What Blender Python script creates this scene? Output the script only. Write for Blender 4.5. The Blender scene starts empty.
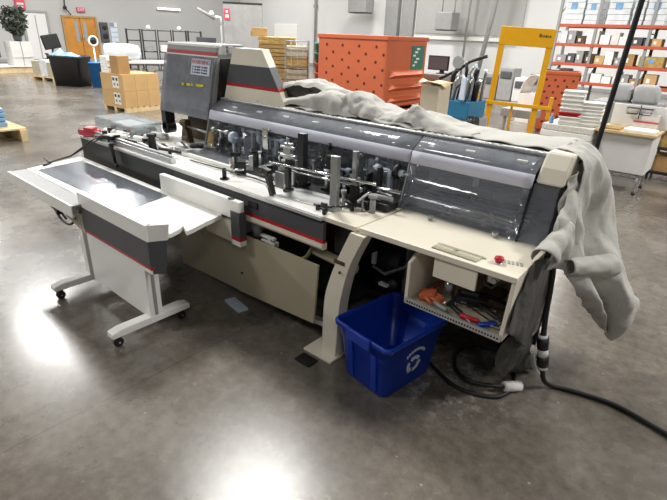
import bpy, bmesh, math, random
from mathutils import Vector, Matrix, noise
random.seed(7)
sc = bpy.context.scene
COL = sc.collection
PI = math.pi

# ------------------------------------------------------------------ materials
def lin(c):
    def f(v):
        v /= 255.0
        return v/12.92 if v <= 0.04045 else ((v+0.055)/1.055)**2.4
    return (f(c[0]), f(c[1]), f(c[2]), 1.0)

def mat(name, rgb, rough=0.5, metal=0.0, var=0.06, scale=6.0, bump=0.0, bscale=60.0, alpha=None, spec=0.5, coat=0.0):
    m = bpy.data.materials.new(name); m.use_nodes = True
    nt = m.node_tree; nt.nodes.clear()
    out = nt.nodes.new('ShaderNodeOutputMaterial'); b = nt.nodes.new('ShaderNodeBsdfPrincipled')
    nt.links.new(b.outputs[0], out.inputs[0])
    tc = nt.nodes.new('ShaderNodeTexCoord'); n = nt.nodes.new('ShaderNodeTexNoise')
    n.inputs['Scale'].default_value = scale; n.inputs['Detail'].default_value = 4
    nt.links.new(tc.outputs['Object'], n.inputs['Vector'])
    r = nt.nodes.new('ShaderNodeValToRGB')
    c = lin(rgb)
    r.color_ramp.elements[0].position = 0.3; r.color_ramp.elements[1].position = 0.7
    r.color_ramp.elements[0].color = (*[max(0, v*(1-var)) for v in c[:3]], 1)
    r.color_ramp.elements[1].color = (*[min(1, v*(1+var)) for v in c[:3]], 1)
    nt.links.new(n.outputs['Fac'], r.inputs['Fac']); nt.links.new(r.outputs['Color'], b.inputs['Base Color'])
    b.inputs['Roughness'].default_value = rough; b.inputs['Metallic'].default_value = metal
    b.inputs['Specular IOR Level'].default_value = spec
    b.inputs['Coat Weight'].default_value = coat
    if bump:
        n2 = nt.nodes.new('ShaderNodeTexNoise'); n2.inputs['Scale'].default_value = bscale; n2.inputs['Detail'].default_value = 5
        nt.links.new(tc.outputs['Object'], n2.inputs['Vector'])
        bp = nt.nodes.new('ShaderNodeBump'); bp.inputs['Strength'].default_value = bump; bp.inputs['Distance'].default_value = 0.02
        nt.links.new(n2.outputs['Fac'], bp.inputs['Height']); nt.links.new(bp.outputs[0], b.inputs['Normal'])
    return m

def sheet_mat(name, rgb, clear=0.75, rough=0.08, dust=0.1):
    """clear plastic sheet: see-through, glossy, a little dusty and scratched"""
    m = bpy.data.materials.new(name); m.use_nodes = True
    nt = m.node_tree; nt.nodes.clear(); N = nt.nodes.new; K = nt.links.new
    out = N('ShaderNodeOutputMaterial'); tr = N('ShaderNodeBsdfTransparent'); gl = N('ShaderNodeBsdfGlossy'); df = N('ShaderNodeBsdfDiffuse')
    tr.inputs[0].default_value = lin(rgb); gl.inputs['Roughness'].default_value = rough
    df.inputs[0].default_value = lin(rgb)
    tc = N('ShaderNodeTexCoord'); no = N('ShaderNodeTexNoise'); no.inputs['Scale'].default_value = 9; no.inputs['Detail'].default_value = 8
    K(tc.outputs['Object'], no.inputs['Vector']); no.inputs['Roughness'].default_value = 0.7
    mr = N('ShaderNodeMapRange'); mr.inputs[1].default_value = 0.35; mr.inputs[2].default_value = 0.75
    mr.inputs[3].default_value = dust*0.75; mr.inputs[4].default_value = dust*1.25
    K(no.outputs['Fac'], mr.inputs[0])
    bp = N('ShaderNodeBump'); bp.inputs['Strength'].default_value = 0.06; bp.inputs['Distance'].default_value = 0.02
    n2 = N('ShaderNodeTexNoise'); n2.inputs['Scale'].default_value = 14; K(tc.outputs['Object'], n2.inputs['Vector'])
    K(n2.outputs['Fac'], bp.inputs['Height']); K(bp.outputs[0], gl.inputs['Normal'])
    m1 = N('ShaderNodeMixShader'); m1.inputs[0].default_value = 1-clear
    K(tr.outputs[0], m1.inputs[1]); K(gl.outputs[0], m1.inputs[2])
    m2 = N('ShaderNodeMixShader'); K(mr.outputs[0], m2.inputs[0]); K(m1.outputs[0], m2.inputs[1]); K(df.outputs[0], m2.inputs[2])
    K(m2.outputs[0], out.inputs[0])
    return m

def floor_mat():
    m = bpy.data.materials.new('polished_concrete'); m.use_nodes = True
    nt = m.node_tree; nt.nodes.clear(); N = nt.nodes.new; K = nt.links.new
    out = N('ShaderNodeOutputMaterial'); b = N('ShaderNodeBsdfPrincipled'); K(b.outputs[0], out.inputs[0])
    tc = N('ShaderNodeTexCoord')
    n1 = N('ShaderNodeTexNoise'); n1.inputs['Scale'].default_value = 0.9; n1.inputs['Detail'].default_value = 6; n1.inputs['Roughness'].default_value = 0.65
    n2 = N('ShaderNodeTexNoise'); n2.inputs['Scale'].default_value = 16; n2.inputs['Detail'].default_value = 8; n2.inputs['Roughness'].default_value = 0.7
    n3 = N('ShaderNodeTexVoronoi'); n3.inputs['Scale'].default_value = 5.5
    for n in (n1, n2, n3): K(tc.outputs['Object'], n.inputs['Vector'])
    r1 = N('ShaderNodeValToRGB'); e = r1.color_ramp.elements
    e[0].position = 0.32; e[0].color = lin((92, 85, 76)); e[1].position = 0.68; e[1].color = lin((134, 127, 117))
    K(n1.outputs['Fac'], r1.inputs['Fac'])
    r2 = N('ShaderNodeValToRGB'); e = r2.color_ramp.elements
    e[0].position = 0.3; e[0].color = (0.55, 0.53, 0.5, 1); e[1].position = 0.75; e[1].color = (1.25, 1.25, 1.25, 1)
    K(n2.outputs['Fac'], r2.inputs['Fac'])
    mx = N('ShaderNodeMix'); mx.data_type = 'RGBA'; mx.blend_type = 'MULTIPLY'; mx.inputs[0].default_value = 0.85
    K(r1.outputs['Color'], mx.inputs[6]); K(r2.outputs['Color'], mx.inputs[7])
    # pale chips and scuffs
    r3 = N('ShaderNodeValToRGB'); e = r3.color_ramp.elements
    e[0].position = 0.025; e[0].color = (1, 1, 1, 1); e[1].position = 0.04; e[1].color = (0, 0, 0, 1)
    K(n3.outputs['Distance'], r3.inputs['Fac'])
    mx2 = N('ShaderNodeMix'); mx2.data_type = 'RGBA'; mx2.inputs[7].default_value = lin((190, 186, 178))
    mm = N('ShaderNodeMath'); mm.operation = 'MULTIPLY'; mm.inputs[1].default_value = 0.5
    K(r3.outputs['Color'], mm.inputs[0]); K(mm.outputs[0], mx2.inputs[0]); K(mx.outputs[2], mx2.inputs[6])
    # saw-cut joints
    sp = N('ShaderNodeSeparateXYZ'); K(tc.outputs['Object'], sp.inputs[0])
    js = []
    for ax, per, off in ((0, 4.2, 2.05), (1, 4.6, 0.55)):
        a = N('ShaderNodeMath'); a.operation = 'ADD'; a.inputs[1].default_value = off+per*50; K(sp.outputs[ax], a.inputs[0])
        d = N('ShaderNodeMath'); d.operation = 'MODULO'; d.inputs[1].default_value = per; K(a.outputs[0], d.inputs[0])
        l = N('ShaderNodeMath'); l.operation = 'LESS_THAN'; l.inputs[1].default_value = 0.008; K(d.outputs[0], l.inputs[0]); js.append(l)
    mxj = N('ShaderNodeMath'); mxj.operation = 'MAXIMUM'; K(js[0].outputs[0], mxj.inputs[0]); K(js[1].outputs[0], mxj.inputs[1])
    mj = N('ShaderNodeMath'); mj.operation = 'MULTIPLY'; mj.inputs[1].default_value = 0.35; K(mxj.outputs[0], mj.inputs[0])
    mx3 = N('ShaderNodeMix'); mx3.data_type = 'RGBA'; mx3.inputs[7].default_value = lin((50, 44, 38))
    vd = N('ShaderNodeVectorMath'); vd.operation = 'DISTANCE'; vd.inputs[1].default_value = (-0.93,2.12,0); K(tc.outputs['Object'], vd.inputs[0])
    md = N('ShaderNodeMapRange'); md.inputs[1].default_value = 0.15; md.inputs[2].default_value = 0.55; md.inputs[3].default_value = 1; md.inputs[4].default_value = 0; K(vd.outputs['Value'], md.inputs[0])
    n4 = N('ShaderNodeTexNoise'); n4.inputs['Scale'].default_value = 11; n4.inputs['Detail'].default_value = 9; n4.inputs['Roughness'].default_value = 0.75; K(tc.outputs['Object'], n4.inputs['Vector'])
    r4 = N('ShaderNodeValToRGB'); r4.color_ramp.elements[0].position = 0.5; r4.color_ramp.elements[1].position = 0.62; K(n4.outputs['Fac'], r4.inputs['Fac'])
    m4 = N('ShaderNodeMath'); m4.operation = 'MULTIPLY'; K(r4.outputs['Color'], m4.inputs[0]); K(md.outputs[0], m4.inputs[1])
    mx4 = N('ShaderNodeMix'); mx4.data_type = 'RGBA'; mx4.inputs[7].default_value = lin((168,164,158)); K(m4.outputs[0], mx4.inputs[0]); K(mx2.outputs[2], mx4.inputs[6])
    K(mj.outputs[0], mx3.inputs[0]); K(mx4.outputs[2], mx3.inputs[6]); K(mx3.outputs[2], b.inputs['Base Color'])
    mr = N('ShaderNodeMapRange'); mr.inputs[1].default_value = 0.3; mr.inputs[2].default_value = 0.7; mr.inputs[3].default_value = 0.17; mr.inputs[4].default_value = 0.34
    K(n1.outputs['Fac'], mr.inputs[0]); K(mr.outputs[0], b.inputs['Roughness'])
    b.inputs['Specular IOR Level'].default_value = 0.5; b.inputs['Coat Weight'].default_value = 0.3; b.inputs['Coat Roughness'].default_value = 0.22
    bp = N('ShaderNodeBump'); bp.inputs['Strength'].default_value = 0.06; bp.inputs['Distance'].default_value = 0.01
    K(n2.outputs['Fac'], bp.inputs['Height']); K(bp.outputs[0], b.inputs['Normal'])
    return m

M = dict(
 floor=floor_mat(),
 wallgrey=mat('painted_wall_grey', (178,178,176), 0.8, var=0.03, scale=0.6),
 wallwhite=mat('painted_wall_white', (216,216,214), 0.8, var=0.03, scale=0.6),
 trimgrey=mat('trim_grey', (150,150,148), 0.5),
 white=mat('white_enamel', (240,239,233), 0.35, var=0.02),
 cream=mat('cream_enamel', (232,224,205), 0.4, var=0.03),
 beige=mat('beige_panel', (176,166,142), 0.45, var=0.05, scale=3),
 charcoal=mat('charcoal_vinyl', (78,78,82), 0.5, var=0.05),
 red=mat('red_stripe', (176,32,40), 0.4, var=0.05),
 redknob=mat('red_knob', (190,28,52), 0.3),
 black=mat('black_plastic', (24,24,26), 0.4),
 rubber=mat('black_rubber', (30,30,30), 0.55),
 darkmetal=mat('dark_metal', (48,48,50), 0.4, 0.4),
 steel=mat('brushed_steel', (188,190,190), 0.3, 0.9),
 chrome=mat('chrome', (215,215,212), 0.16, 1.0, var=0.02),
 alu=mat('aluminium', (205,206,205), 0.38, 0.6),
 bed=mat('steel_slide_bed', (120,125,132), 0.3, 0.5, var=0.12, scale=5),
 belt=mat('steel_slide_surface', (112,116,124), 0.25, 0.65, var=0.2, scale=4),
 greyp=mat('grey_plastic', (150,150,150), 0.45),
 bronze=mat('bronze_casting', (92,76,56), 0.5, 0.4, var=0.2, scale=20),
 brass=mat('brass', (190,155,80), 0.35, 0.7),
 olive=mat('olive_hose', (120,116,70), 0.45),
 cloth=mat('grey_dust_cover_fabric', (186,184,176), 0.75, var=0.06, scale=4, bump=0.25, bscale=30),
 clothshade=mat('shaded_cover_fabric', (76,74,70), 0.85, var=0.15, scale=5, bump=0.3, bscale=30),  # cover fabric again, darkened for the shade on its hanging tails
 blue=mat('blue_polyethylene', (16,54,160), 0.35, var=0.05),
 inkwhite=mat('white_print', (205,215,228), 0.6),
 paper=mat('paper', (236,234,228), 0.8, var=0.03),
 paperedge=mat('paper_edges', (214,210,200), 0.85, var=0.15, scale=40),
 card=mat('corrugated_cardboard', (196,160,108), 0.8, var=0.08, scale=3),
 carddark=mat('dark_brown_kraft', (168,132,84), 0.85, var=0.1, scale=3),  # darker brown board colour
 kraft=mat('kraft_sheets', (176,146,84), 0.8, var=0.3, scale=14),
 pine=mat('pallet_pine', (214,190,146), 0.8, var=0.15, scale=8),
 orange=mat('orange_polyethylene', (200,102,64), 0.5, var=0.06, scale=2),
 orangedark=mat('dark_hole', (96,36,22), 0.7),
 salmon=mat('rack_orange_paint', (186,86,62), 0.5, var=0.08),
 rackgrey=mat('galvanised_rack', (150,152,152), 0.5, 0.3),
 yellow=mat('safety_yellow_enamel', (220,162,18), 0.35, var=0.03),
 smoke=sheet_mat('smoked_clear_sheet', (205,208,214), 0.90, 0.08, 0.33),
 clear=sheet_mat('clear_acrylic', (240,243,245), 0.82, 0.06, 0.14),
 clearfront=sheet_mat('clear_lower_sheet', (222,225,232), 0.95, 0.06, 0.11),
 frost=sheet_mat('frosted_band', (206,206,218), 0.80, 0.3, 1.3),
 clearopen=sheet_mat('very_clear_sheet', (240,242,245), 0.97, 0.06, 0.03),
 door=mat('oak_door', (186,126,48), 0.5, var=0.15, scale=3),
 plant=mat('grey_green_foliage', (70,76,66), 0.8, var=0.3, scale=10),
 bluecrate=mat('blue_tote', (44,120,190), 0.5),
 palebag=mat('pale_blue_plastic', (120,160,196), 0.35, var=0.2, scale=5),
 wrap=mat('stretch_wrap', (214,218,220), 0.25, var=0.12, scale=5),
 teal=mat('teal_machine_paint', (38,112,148), 0.45),
 wood=mat('beech_worktop', (206,182,136), 0.5, var=0.1, scale=5),
 cab=mat('pale_grey_cabinet', (214,212,208), 0.5, var=0.03),
 greybag=mat('grey_mail_bag', (168,168,168), 0.8, var=0.08),
 pink=mat('pink_plastic', (206,74,88), 0.4),
 green=mat('green_sheet', (56,120,104), 0.6, var=0.25, scale=20),
 ink=mat('dark_print', (40,40,44), 0.6),
 labelgrey=mat('grey_print', (140,140,142), 0.6),
 yelink=mat('yellow_print', (224,210,60), 0.5),
 tan=mat('tan_plate', (178,172,150), 0.5),
)

# ------------------------------------------------------------------ mesh builder
class MB:
    def __init__(s): s.v = []; s.f = []; s.m = []; s.sm = []; s.mats = []
    def mi(s, m):
        if m not in s.mats: s.mats.append(m)
        return s.mats.index(m)
    def face(s, idx, m, smooth=False): s.f.append(idx); s.m.append(s.mi(m)); s.sm.append(smooth)
    def add(s, verts, faces, m=None, smooth=False):
        o = len(s.v); s.v += [Vector(p) for p in verts]
        for f in faces: s.face([i+o for i in f], m, smooth)
        return s
    def hexa(s, p, m=None):   # 8 points: bottom 4 ccw, top 4 ccw
        return s.add(p, [(3,2,1,0),(4,5,6,7),(0,1,5,4),(1,2,6,5),(2,3,7,6),(3,0,4,7)], m)
    def box(s, x0, x1, y0, y1, z0, z1, m=None):
        return s.hexa([(x0,y0,z0),(x1,y0,z0),(x1,y1,z0),(x0,y1,z0),(x0,y0,z1),(x1,y0,z1),(x1,y1,z1),(x0,y1,z1)], m)
    def obox(s, c, size, rot=(0,0,0), m=None):
        R = Matrix.Rotation(rot[2],3,'Z') @ Matrix.Rotation(rot[1],3,'Y') @ Matrix.Rotation(rot[0],3,'X')
        h = [v/2 for v in size]; P = []
        for z in (-1,1):
            for x,y in ((-1,-1),(1,-1),(1,1),(-1,1)): P.append(Vector(c)+R @ Vector((x*h[0],y*h[1],z*h[2])))
        return s.hexa(P, m)
    def prism(s, poly, axis, a, b, m=None):
        """poly: 2-D outline in the two other axes (kept in xyz order), extruded along axis from a to b"""
        def p(u,v,t): return {'x':(t,u,v),'y':(u,t,v),'z':(u,v,t)}[axis]
        n = len(poly); V = [p(u,v,a) for u,v in poly]+[p(u,v,b) for u,v in poly]
        F = [tuple(range(n-1,-1,-1)), tuple(range(n,2*n))]+[(i,(i+1)%n,(i+1)%n+n,i+n) for i in range(n)]
        return s.add(V, F, m)
    def tube(s, pts, r, m=None, n=10, caps=True, closed=False):
        pts = [Vector(p) for p in pts]; rr = r if isinstance(r,(list,tuple)) else [r]*len(pts)
        o = len(s.v); N = len(pts); up = None
        for i,p in enumerate(pts):
            if closed: t = pts[(i+1)%N]-pts[i-1]
            else: t = pts[min(i+1,N-1)]-pts[max(i-1,0)]
            t.normalize()
            if up is None:
                up = Vector((0,0,1)) if abs(t.z) < 0.9 else Vector((1,0,0))
            u = (up-t*up.dot(t)).normalized(); w = t.cross(u); up = u
            for k in range(n):
                a = 2*PI*k/n; s.v.append(p+(u*math.cos(a)+w*math.sin(a))*rr[i])
        for i in range(N if closed else N-1):
            j = (i+1)%N
            for k in range(n):
                l = (k+1)%n; s.face([o+i*n+k,o+i*n+l,o+j*n+l,o+j*n+k], m, True)
        if caps and not closed:
            s.face([o+k for k in range(n-1,-1,-1)], m); s.face([o+(N-1)*n+k for k in range(n)], m)
        return s
    def cyl(s, a, b, r, m=None, n=14, r2=None): return s.tube([a,b], [r, r if r2 is None else r2], m, n)
    def lathe(s, prof, c=(0,0,0), m=None, n=20, axis='z'):
        o = len(s.v); c = Vector(c)
        for r,h in prof:
            for k in range(n):
                a = 2*PI*k/n; x,y = r*math.cos(a), r*math.sin(a)
                s.v.append(c+Vector({'z':(x,y,h),'x':(h,x,y),'y':(x,h,y)}[axis]))
        for i in range(len(prof)-1):
            for k in range(n):
                l = (k+1)%n; s.face([o+i*n+k,o+i*n+l,o+(i+1)*n+l,o+(i+1)*n+k], m, True)
        s.face([o+k for k in range(n-1,-1,-1)], m); s.face([o+(len(prof)-1)*n+k for k in range(n)], m)
        return s
    def sphere(s, c, r, m=None, n=12, sc=(1,1,1)):
        prof = []; o = len(s.v); c = Vector(c)
        for i in range(n//2+1):
            t = PI*i/(n//2)
            for k in range(n):
                a = 2*PI*k/n
                s.v.append(c+Vector((r*sc[0]*math.sin(t)*math.cos(a), r*sc[1]*math.sin(t)*math.sin(a), -r*sc[2]*math.cos(t))))
        for i in range(n//2):
            for k in range(n):
                l = (k+1)%n; s.face([o+i*n+k,o+i*n+l,o+(i+1)*n+l,o+(i+1)*n+k], m, True)
        return s
    def grid(s, G, m=None, smooth=True):
        o = len(s.v); a = len(G); b = len(G[0])
        for row in G: s.v += [Vector(p) for p in row]
        for i in range(a-1):
            for j in range(b-1): s.face([o+i*b+j,o+i*b+j+1,o+(i+1)*b+j+1,o+(i+1)*b+j], m, smooth)
        return s

OFF = {}
def build(name, mb, m, parent=None, origin=None, bevel=0.0, solid=0.0, label=None, subsurf=0):
    me = bpy.data.meshes.new(name)
    off = OFF[parent] if parent is not None else Vector(origin or (0,0,0))
    me.from_pydata([tuple(v-off) for v in mb.v], [], mb.f)
    for q in mb.mats: me.materials.append(q if q is not None else m)
    for p,i,sm in zip(me.polygons, mb.m, mb.sm): p.material_index = i; p.use_smooth = sm
    bm = bmesh.new(); bm.from_mesh(me)
    bmesh.ops.remove_doubles(bm, verts=bm.verts, dist=1e-6)
    if not solid: bmesh.ops.recalc_face_normals(bm, faces=bm.faces)
    bm.to_mesh(me); bm.free(); me.update()
    o = bpy.data.objects.new(name, me); COL.objects.link(o)
    if parent is not None: o.parent = parent; OFF[o] = off
    else: o.location = off; OFF[o] = off
    if solid:
        md = o.modifiers.new('thickness','SOLIDIFY'); md.thickness = solid; md.offset = 0
    if subsurf:
        md = o.modifiers.new('smooth','SUBSURF'); md.levels = subsurf; md.render_levels = subsurf
    if bevel:
        md = o.modifiers.new('bevel','BEVEL'); md.width = bevel; md.segments = 2; md.limit_method = 'ANGLE'; md.angle_limit = 0.7
    if label: o['label'] = label
    return o

def thing(name, label, cat, loc=(0,0,0), group=None):
    o = bpy.data.objects.new(name, None); COL.objects.link(o); o.empty_display_size = 0.1
    o.location = loc; o['label'] = label; o['category'] = cat; OFF[o] = Vector(loc)
    if group: o['group'] = group
    return o

def solo(name, mb, m, label, cat, group=None, kind=None, **k):
    xs = [v.x for v in mb.v]; ys = [v.y for v in mb.v]; zs = [v.z for v in mb.v]
    o = build(name, mb, m, origin=((min(xs)+max(xs))/2,(min(ys)+max(ys))/2,min(zs)), **k)
    o['label'] = label; o['category'] = cat
    if group: o['group'] = group
    if kind: o['kind'] = kind
    return o

def struct(name, mb, m, parent=None, **k):
    o = build(name, mb, m, parent=parent, **k)
    if parent is None: o['kind'] = 'structure'
    return o

def dup(root, loc, rotz=0, label=None, scale=None):
    r = root.copy(); COL.objects.link(r); r.location = loc; r.rotation_euler = (0,0,rotz)
    if scale: r.scale = scale
    if label: r['label'] = label
    for ch in list(root.children):
        c = ch.copy(); COL.objects.link(c); c.parent = r
        for g in list(ch.children):
            d = g.copy(); COL.objects.link(d); d.parent = c
    return r

def text(body, size, depth=0.001):
    """letters as an MB in the XY plane, origin at centre"""
    cu = bpy.data.curves.new('t','FONT'); cu.body = body; cu.size = size; cu.extrude = depth
    cu.align_x = 'CENTER'; cu.align_y = 'CENTER'
    o = bpy.data.objects.new('t', cu); COL.objects.link(o)
    dg = bpy.context.evaluated_depsgraph_get(); me = bpy.data.meshes.new_from_object(o.evaluated_get(dg))
    V = [v.co.copy() for v in me.vertices]; F = [tuple(p.vertices) for p in me.polygons]
    bpy.data.objects.remove(o); bpy.data.curves.remove(cu); bpy.data.meshes.remove(me)
    return V, F

def put_text(mb, body, size, loc, xdir, ydir, m, depth=0.001):
    V,F = text(body, size, depth); x = Vector(xdir).normalized(); y = Vector(ydir).normalized(); z = x.cross(y)
    mb.add([Vector(loc)+x*v.x+y*v.y+z*v.z for v in V], F, m)

def cr(P, t):
    """Catmull-Rom through vectors P at t in 0..len-1"""
    i = min(int(t), len(P)-2); f = t-i
    p0 = P[max(i-1,0)]; p1 = P[i]; p2 = P[i+1]; p3 = P[min(i+2,len(P)-1)]
    return 0.5*((2*p1)+(p2-p0)*f+(2*p0-5*p1+4*p2-p3)*f*f+(3*p1-p0-3*p2+p3)*f**3)

def smooth_path(pts, n=40):
    P = [Vector(p) for p in pts]
    return [cr(P, (len(P)-1)*k/n) for k in range(n+1)]

def loft(rows, nu=30, nv=30, amp=0.0, freq=6.0, seed=0.0, crease=1.3):
    R = [[Vector(p) for p in r] for r in rows]; G = []
    for i in range(nu+1):
        u = (len(R)-1)*i/nu; row = []
        cps = [cr([r[k] for r in R], u) for k in range(len(R[0]))]
        for j in range(nv+1):
            p = cr(cps, (len(cps)-1)*j/nv)
            if amp:
                q = Vector((p.x*freq+seed,p.y*freq,p.z*freq*0.45)); w = noise.noise_vector(q)
                cre = Vector((abs(noise.noise(q*1.7+Vector((3,seed,1))))-0.25, abs(noise.noise(q*1.5+Vector((seed,7,2))))-0.25, 0.5*abs(noise.noise(q*1.9))-0.1))
                p = p+w*amp*0.75-cre*amp*crease
            row.append(p)
        G.append(row)
    return G

# ------------------------------------------------------------------ the setting
b = MB(); b.box(-30,8,-8,26,-0.1,0); struct('floor', b, M['floor'])
b = MB(); b.box(-27.2,-27,-8,22,0,6); struct('wall_left', b, M['wallgrey'])
b = MB(); b.box(-27.2,8,22,22.2,0,6); struct('wall_back', b, M['wallwhite'])
b = MB(); b.box(-26.98,-26.9,-8,22,0,0.12); struct('baseboard_left', b, M['trimgrey'])
b = MB(); b.box(-26.9,8,21.93,21.98,0,0.12); struct('baseboard_back', b, M['trimgrey'])
# grey pilasters and a white strip on the back wall
b = MB(); b.box(-15.5,-14.75,21.7,21.99,0,6); struct('trim_1', b, M['trimgrey'], bevel=0.01)
b = MB(); b.box(-14.6,-13.9,21.8,21.99,0,6); struct('trim_2', b, M['trimgrey'], bevel=0.01)
b = MB(); b.box(-13.8,-8.6,21.82,21.98,1.65,1.80); struct('trim_3', b, M['white'], bevel=0.01)
b = MB(); b.box(-13.8,-8.6,21.9,21.99,1.9,6); struct('trim_4', b, mat('grey_wall_panel',(168,168,164),0.7,var=0.03), bevel=0.005)
# white single door (left) and oak double door in the left wall
def doorway(name, y0, y1, h, mleaf, mframe, pair):
    fr = MB(); t = 0.1
    fr.box(-27.0,-26.9,y0-t,y0,0,h+t); fr.box(-27.0,-26.9,y1,y1+t,0,h+t); fr.box(-27.0,-26.9,y0,y1,h,h+t)
    d = struct(name, fr, mframe)
    ym = (y0+y1)/2
    for a,c in (((y0,ym-0.01),(ym+0.01,y1)) if pair else ((y0,y1),)):
        l = MB(); l.box(-26.98,-26.93,a+0.005,c-0.005,0.01,h-0.01)
        leaf = build('door_leaf', l, mleaf, d)
        if pair:
            s = -1 if a == y0 else 1
            w = MB(); wy = (c-0.28) if s < 0 else (a+0.12)
            w.box(-26.935,-26.92,wy,wy+0.16,0.9,1.85, M['greyp']); build('vision_panel', w, M['greyp'], leaf)
            q = MB(); hy = (c-0.06) if s < 0 else (a+0.06); q.cyl((-26.88,hy,0.95),(-26.88,hy,1.25),0.015); q.box(-26.93,-26.88,hy-0.015,hy+0.015,0.95,0.98); q.box(-26.93,-26.88,hy-0.015,hy+0.015,1.22,1.25)
            build('door_handle', q, M['steel'], leaf)
        else:
            q = MB(); q.box(-26.93,-26.92,ym-0.02,ym+0.02,0.1,h-0.1, M['trimgrey']); build('centre_rail', q, M['trimgrey'], leaf)
doorway('door_1', 9.25, 10.2, 2.12, M['wallwhite'], M['trimgrey'], False)
doorway('door_2', 11.0, 12.5, 1.98, M['door'], M['carddark'], True)

# ------------------------------------------------------------------ the inserting machine
mc = thing('inserting_machine', 'long cream and grey mail inserting machine under a clear plastic hood', 'machine', (-2.4,2.2,0))
def part(name, mb, m, parent=None, **k): return build(name, mb, m, parent or mc, **k)

# deck and its edge rails
b = MB(); b.box(-4.40,-1.575,1.77,2.72,0.80,0.83); deck = part('deck', b, M['white'], bevel=0.004)
b = MB(); b.box(-4.40,-1.575,1.762,1.775,0.806,0.822, M['alu']); b.box(-4.40,-1.575,1.764,1.78,0.792,0.804, M['black']); part('edge_trim', b, M['alu'], deck)
b = MB(); b.box(-4.22,-3.02,1.79,1.83,0.832,0.868); b.cyl((-4.22,1.81,0.878),(-3.02,1.81,0.878),0.010); part('side_guide_rail', b, M['alu'], deck, bevel=0.003)
b = MB(); b.box(-1.572,-1.352,1.782,2.72,0.802,0.829); part('infill_shelf', b, M['cream'], bevel=0.004)
b = MB(); b.hexa([(-1.34,1.785,0.802),(-0.545,1.805,0.802),(-0.575,2.72,0.802),(-1.34,2.72,0.802),(-1.34,1.785,0.83),(-0.545,1.805,0.83),(-0.575,2.72,0.83),(-1.34,2.72,0.83)])
shelf = part('operator_shelf', b, M['cream'], bevel=0.004)

# front panel with the grey, red and pale stripes
b = MB()
b.box(-2.96,-1.56,1.768,1.79,0.700,0.795, M['charcoal']); b.box(-2.96,-1.56,1.767,1.79,0.678,0.700, M['red'])
b.prism([(1.768,0.640),(1.80,0.640),(1.80,0.678),(1.760,0.678),(1.758,0.655)],'x',-2.96,-1.56, M['cream'])
fp = part('front_panel', b, M['charcoal'])
b = MB(); b.box(-4.40,-2.965,1.768,1.79,0.62,0.795); part('side_panel', b, M['darkmetal'])
b = MB(); b.prism([(-4.40,0.64),(-4.40,0.80),(-4.39,0.80),(-4.39,0.64)],'y',1.79,2.72); part('end_panel', b, M['charcoal'])
# push button on the front panel
b = MB(); b.box(-2.16,-2.08,1.758,1.768,0.74,0.775); part('switch', b, M['black'], fp, bevel=0.002)

# lower access panel
b = MB(); b.hexa([(-2.97,1.775,0.085),(-2.30,1.772,0.11),(-2.30,1.785,0.11),(-2.97,1.785,0.085),(-2.99,1.775,0.53),(-2.30,1.772,0.535),(-2.30,1.785,0.535),(-2.99,1.785,0.53)])
ap = part('access_panel', b, M['beige'], bevel=0.003)
b = MB(); b.hexa([(-2.295,1.765,0.11),(-1.615,1.765,0.155),(-1.615,1.78,0.155),(-2.295,1.78,0.11),(-2.295,1.765,0.535),(-1.59,1.765,0.54),(-1.59,1.78,0.54),(-2.295,1.78,0.535)])
ap2 = part('access_panel', b, M['beige'], bevel=0.003)
b = MB(); b.cyl((-2.25,1.758,0.26),(-2.25,1.767,0.26),0.008); part('latch', b, M['darkmetal'], ap2)
b = MB(); b.box(-2.80,-2.68,1.768,1.776,0.40,0.44); part('rating_plate', b, M['tan'], ap)
b = MB(); b.hexa([(-1.66,1.80,0.13),(-1.38,1.80,0.16),(-1.38,1.84,0.16),(-1.66,1.84,0.13),(-1.66,1.80,0.16),(-1.38,1.80,0.19),(-1.38,1.84,0.19),(-1.66,1.84,0.16)]); part('cross_bar', b, M['alu'])

# inner frame, bracing, motor and hoses
b = MB(); b.box(-4.1,-1.62,2.10,2.68,0.14,0.80); b.box(-1.62,-0.62,2.36,2.68,0.14,0.80); b.box(-1.56,-1.40,1.86,2.10,0.60,0.80); b.box(-4.1,-0.62,2.66,2.68,0.03,0.14); fr = part('inner_frame', b, M['black'], bevel=0.006)
for x in (-3.9,-2.2,-0.75):
    b = MB(); b.box(x-0.03,x+0.03,2.5,2.56,0.02,0.14); b.cyl((x,2.53,0),(x,2.53,0.02),0.05); part('levelling_foot', b, M['darkmetal'])
for x in (-3.9,-2.9):
    b = MB(); b.box(x-0.03,x+0.03,2.12,2.18,0.02,0.14); b.cyl((x,2.15,0),(x,2.15,0.02),0.05); part('levelling_foot', b, M['darkmetal'])
b = MB(); b.box(-1.31,-1.285,2.20,2.36,0.14,0.80); b.box(-1.17,-1.15,2.22,2.36,0.14,0.80); part('frame_plate', b, M['greyp'])
b = MB(); b.cyl((-1.46,2.22,0.50),(-1.30,2.22,0.50),0.10); b.cyl((-1.50,2.22,0.50),(-1.46,2.22,0.50),0.03); b.cyl((-1.48,2.22,0.33),(-1.32,2.22,0.33),0.065)
mo = part('drive_motor', b, M['black'])
b = MB(); b.box(-1.475,-1.45,2.105,2.125,0.48,0.56); part('motor_tag', b, M['white'], mo)
b = MB(); b.box(-1.43,-1.37,2.13,2.155,0.345,0.36); part('motor_tag', b, M['white'], mo)
b = MB(); b.tube([(-1.47,2.12,0.46),(-1.38,2.12,0.44),(-1.26,2.14,0.52),(-1.20,2.16,0.64)],0.012); part('link_rod', b, M['steel'])
b = MB(); b.cyl((-1.70,1.86,0.57),(-1.40,1.86,0.55),0.028); part('cross_tube', b, M['beige'])
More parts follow.
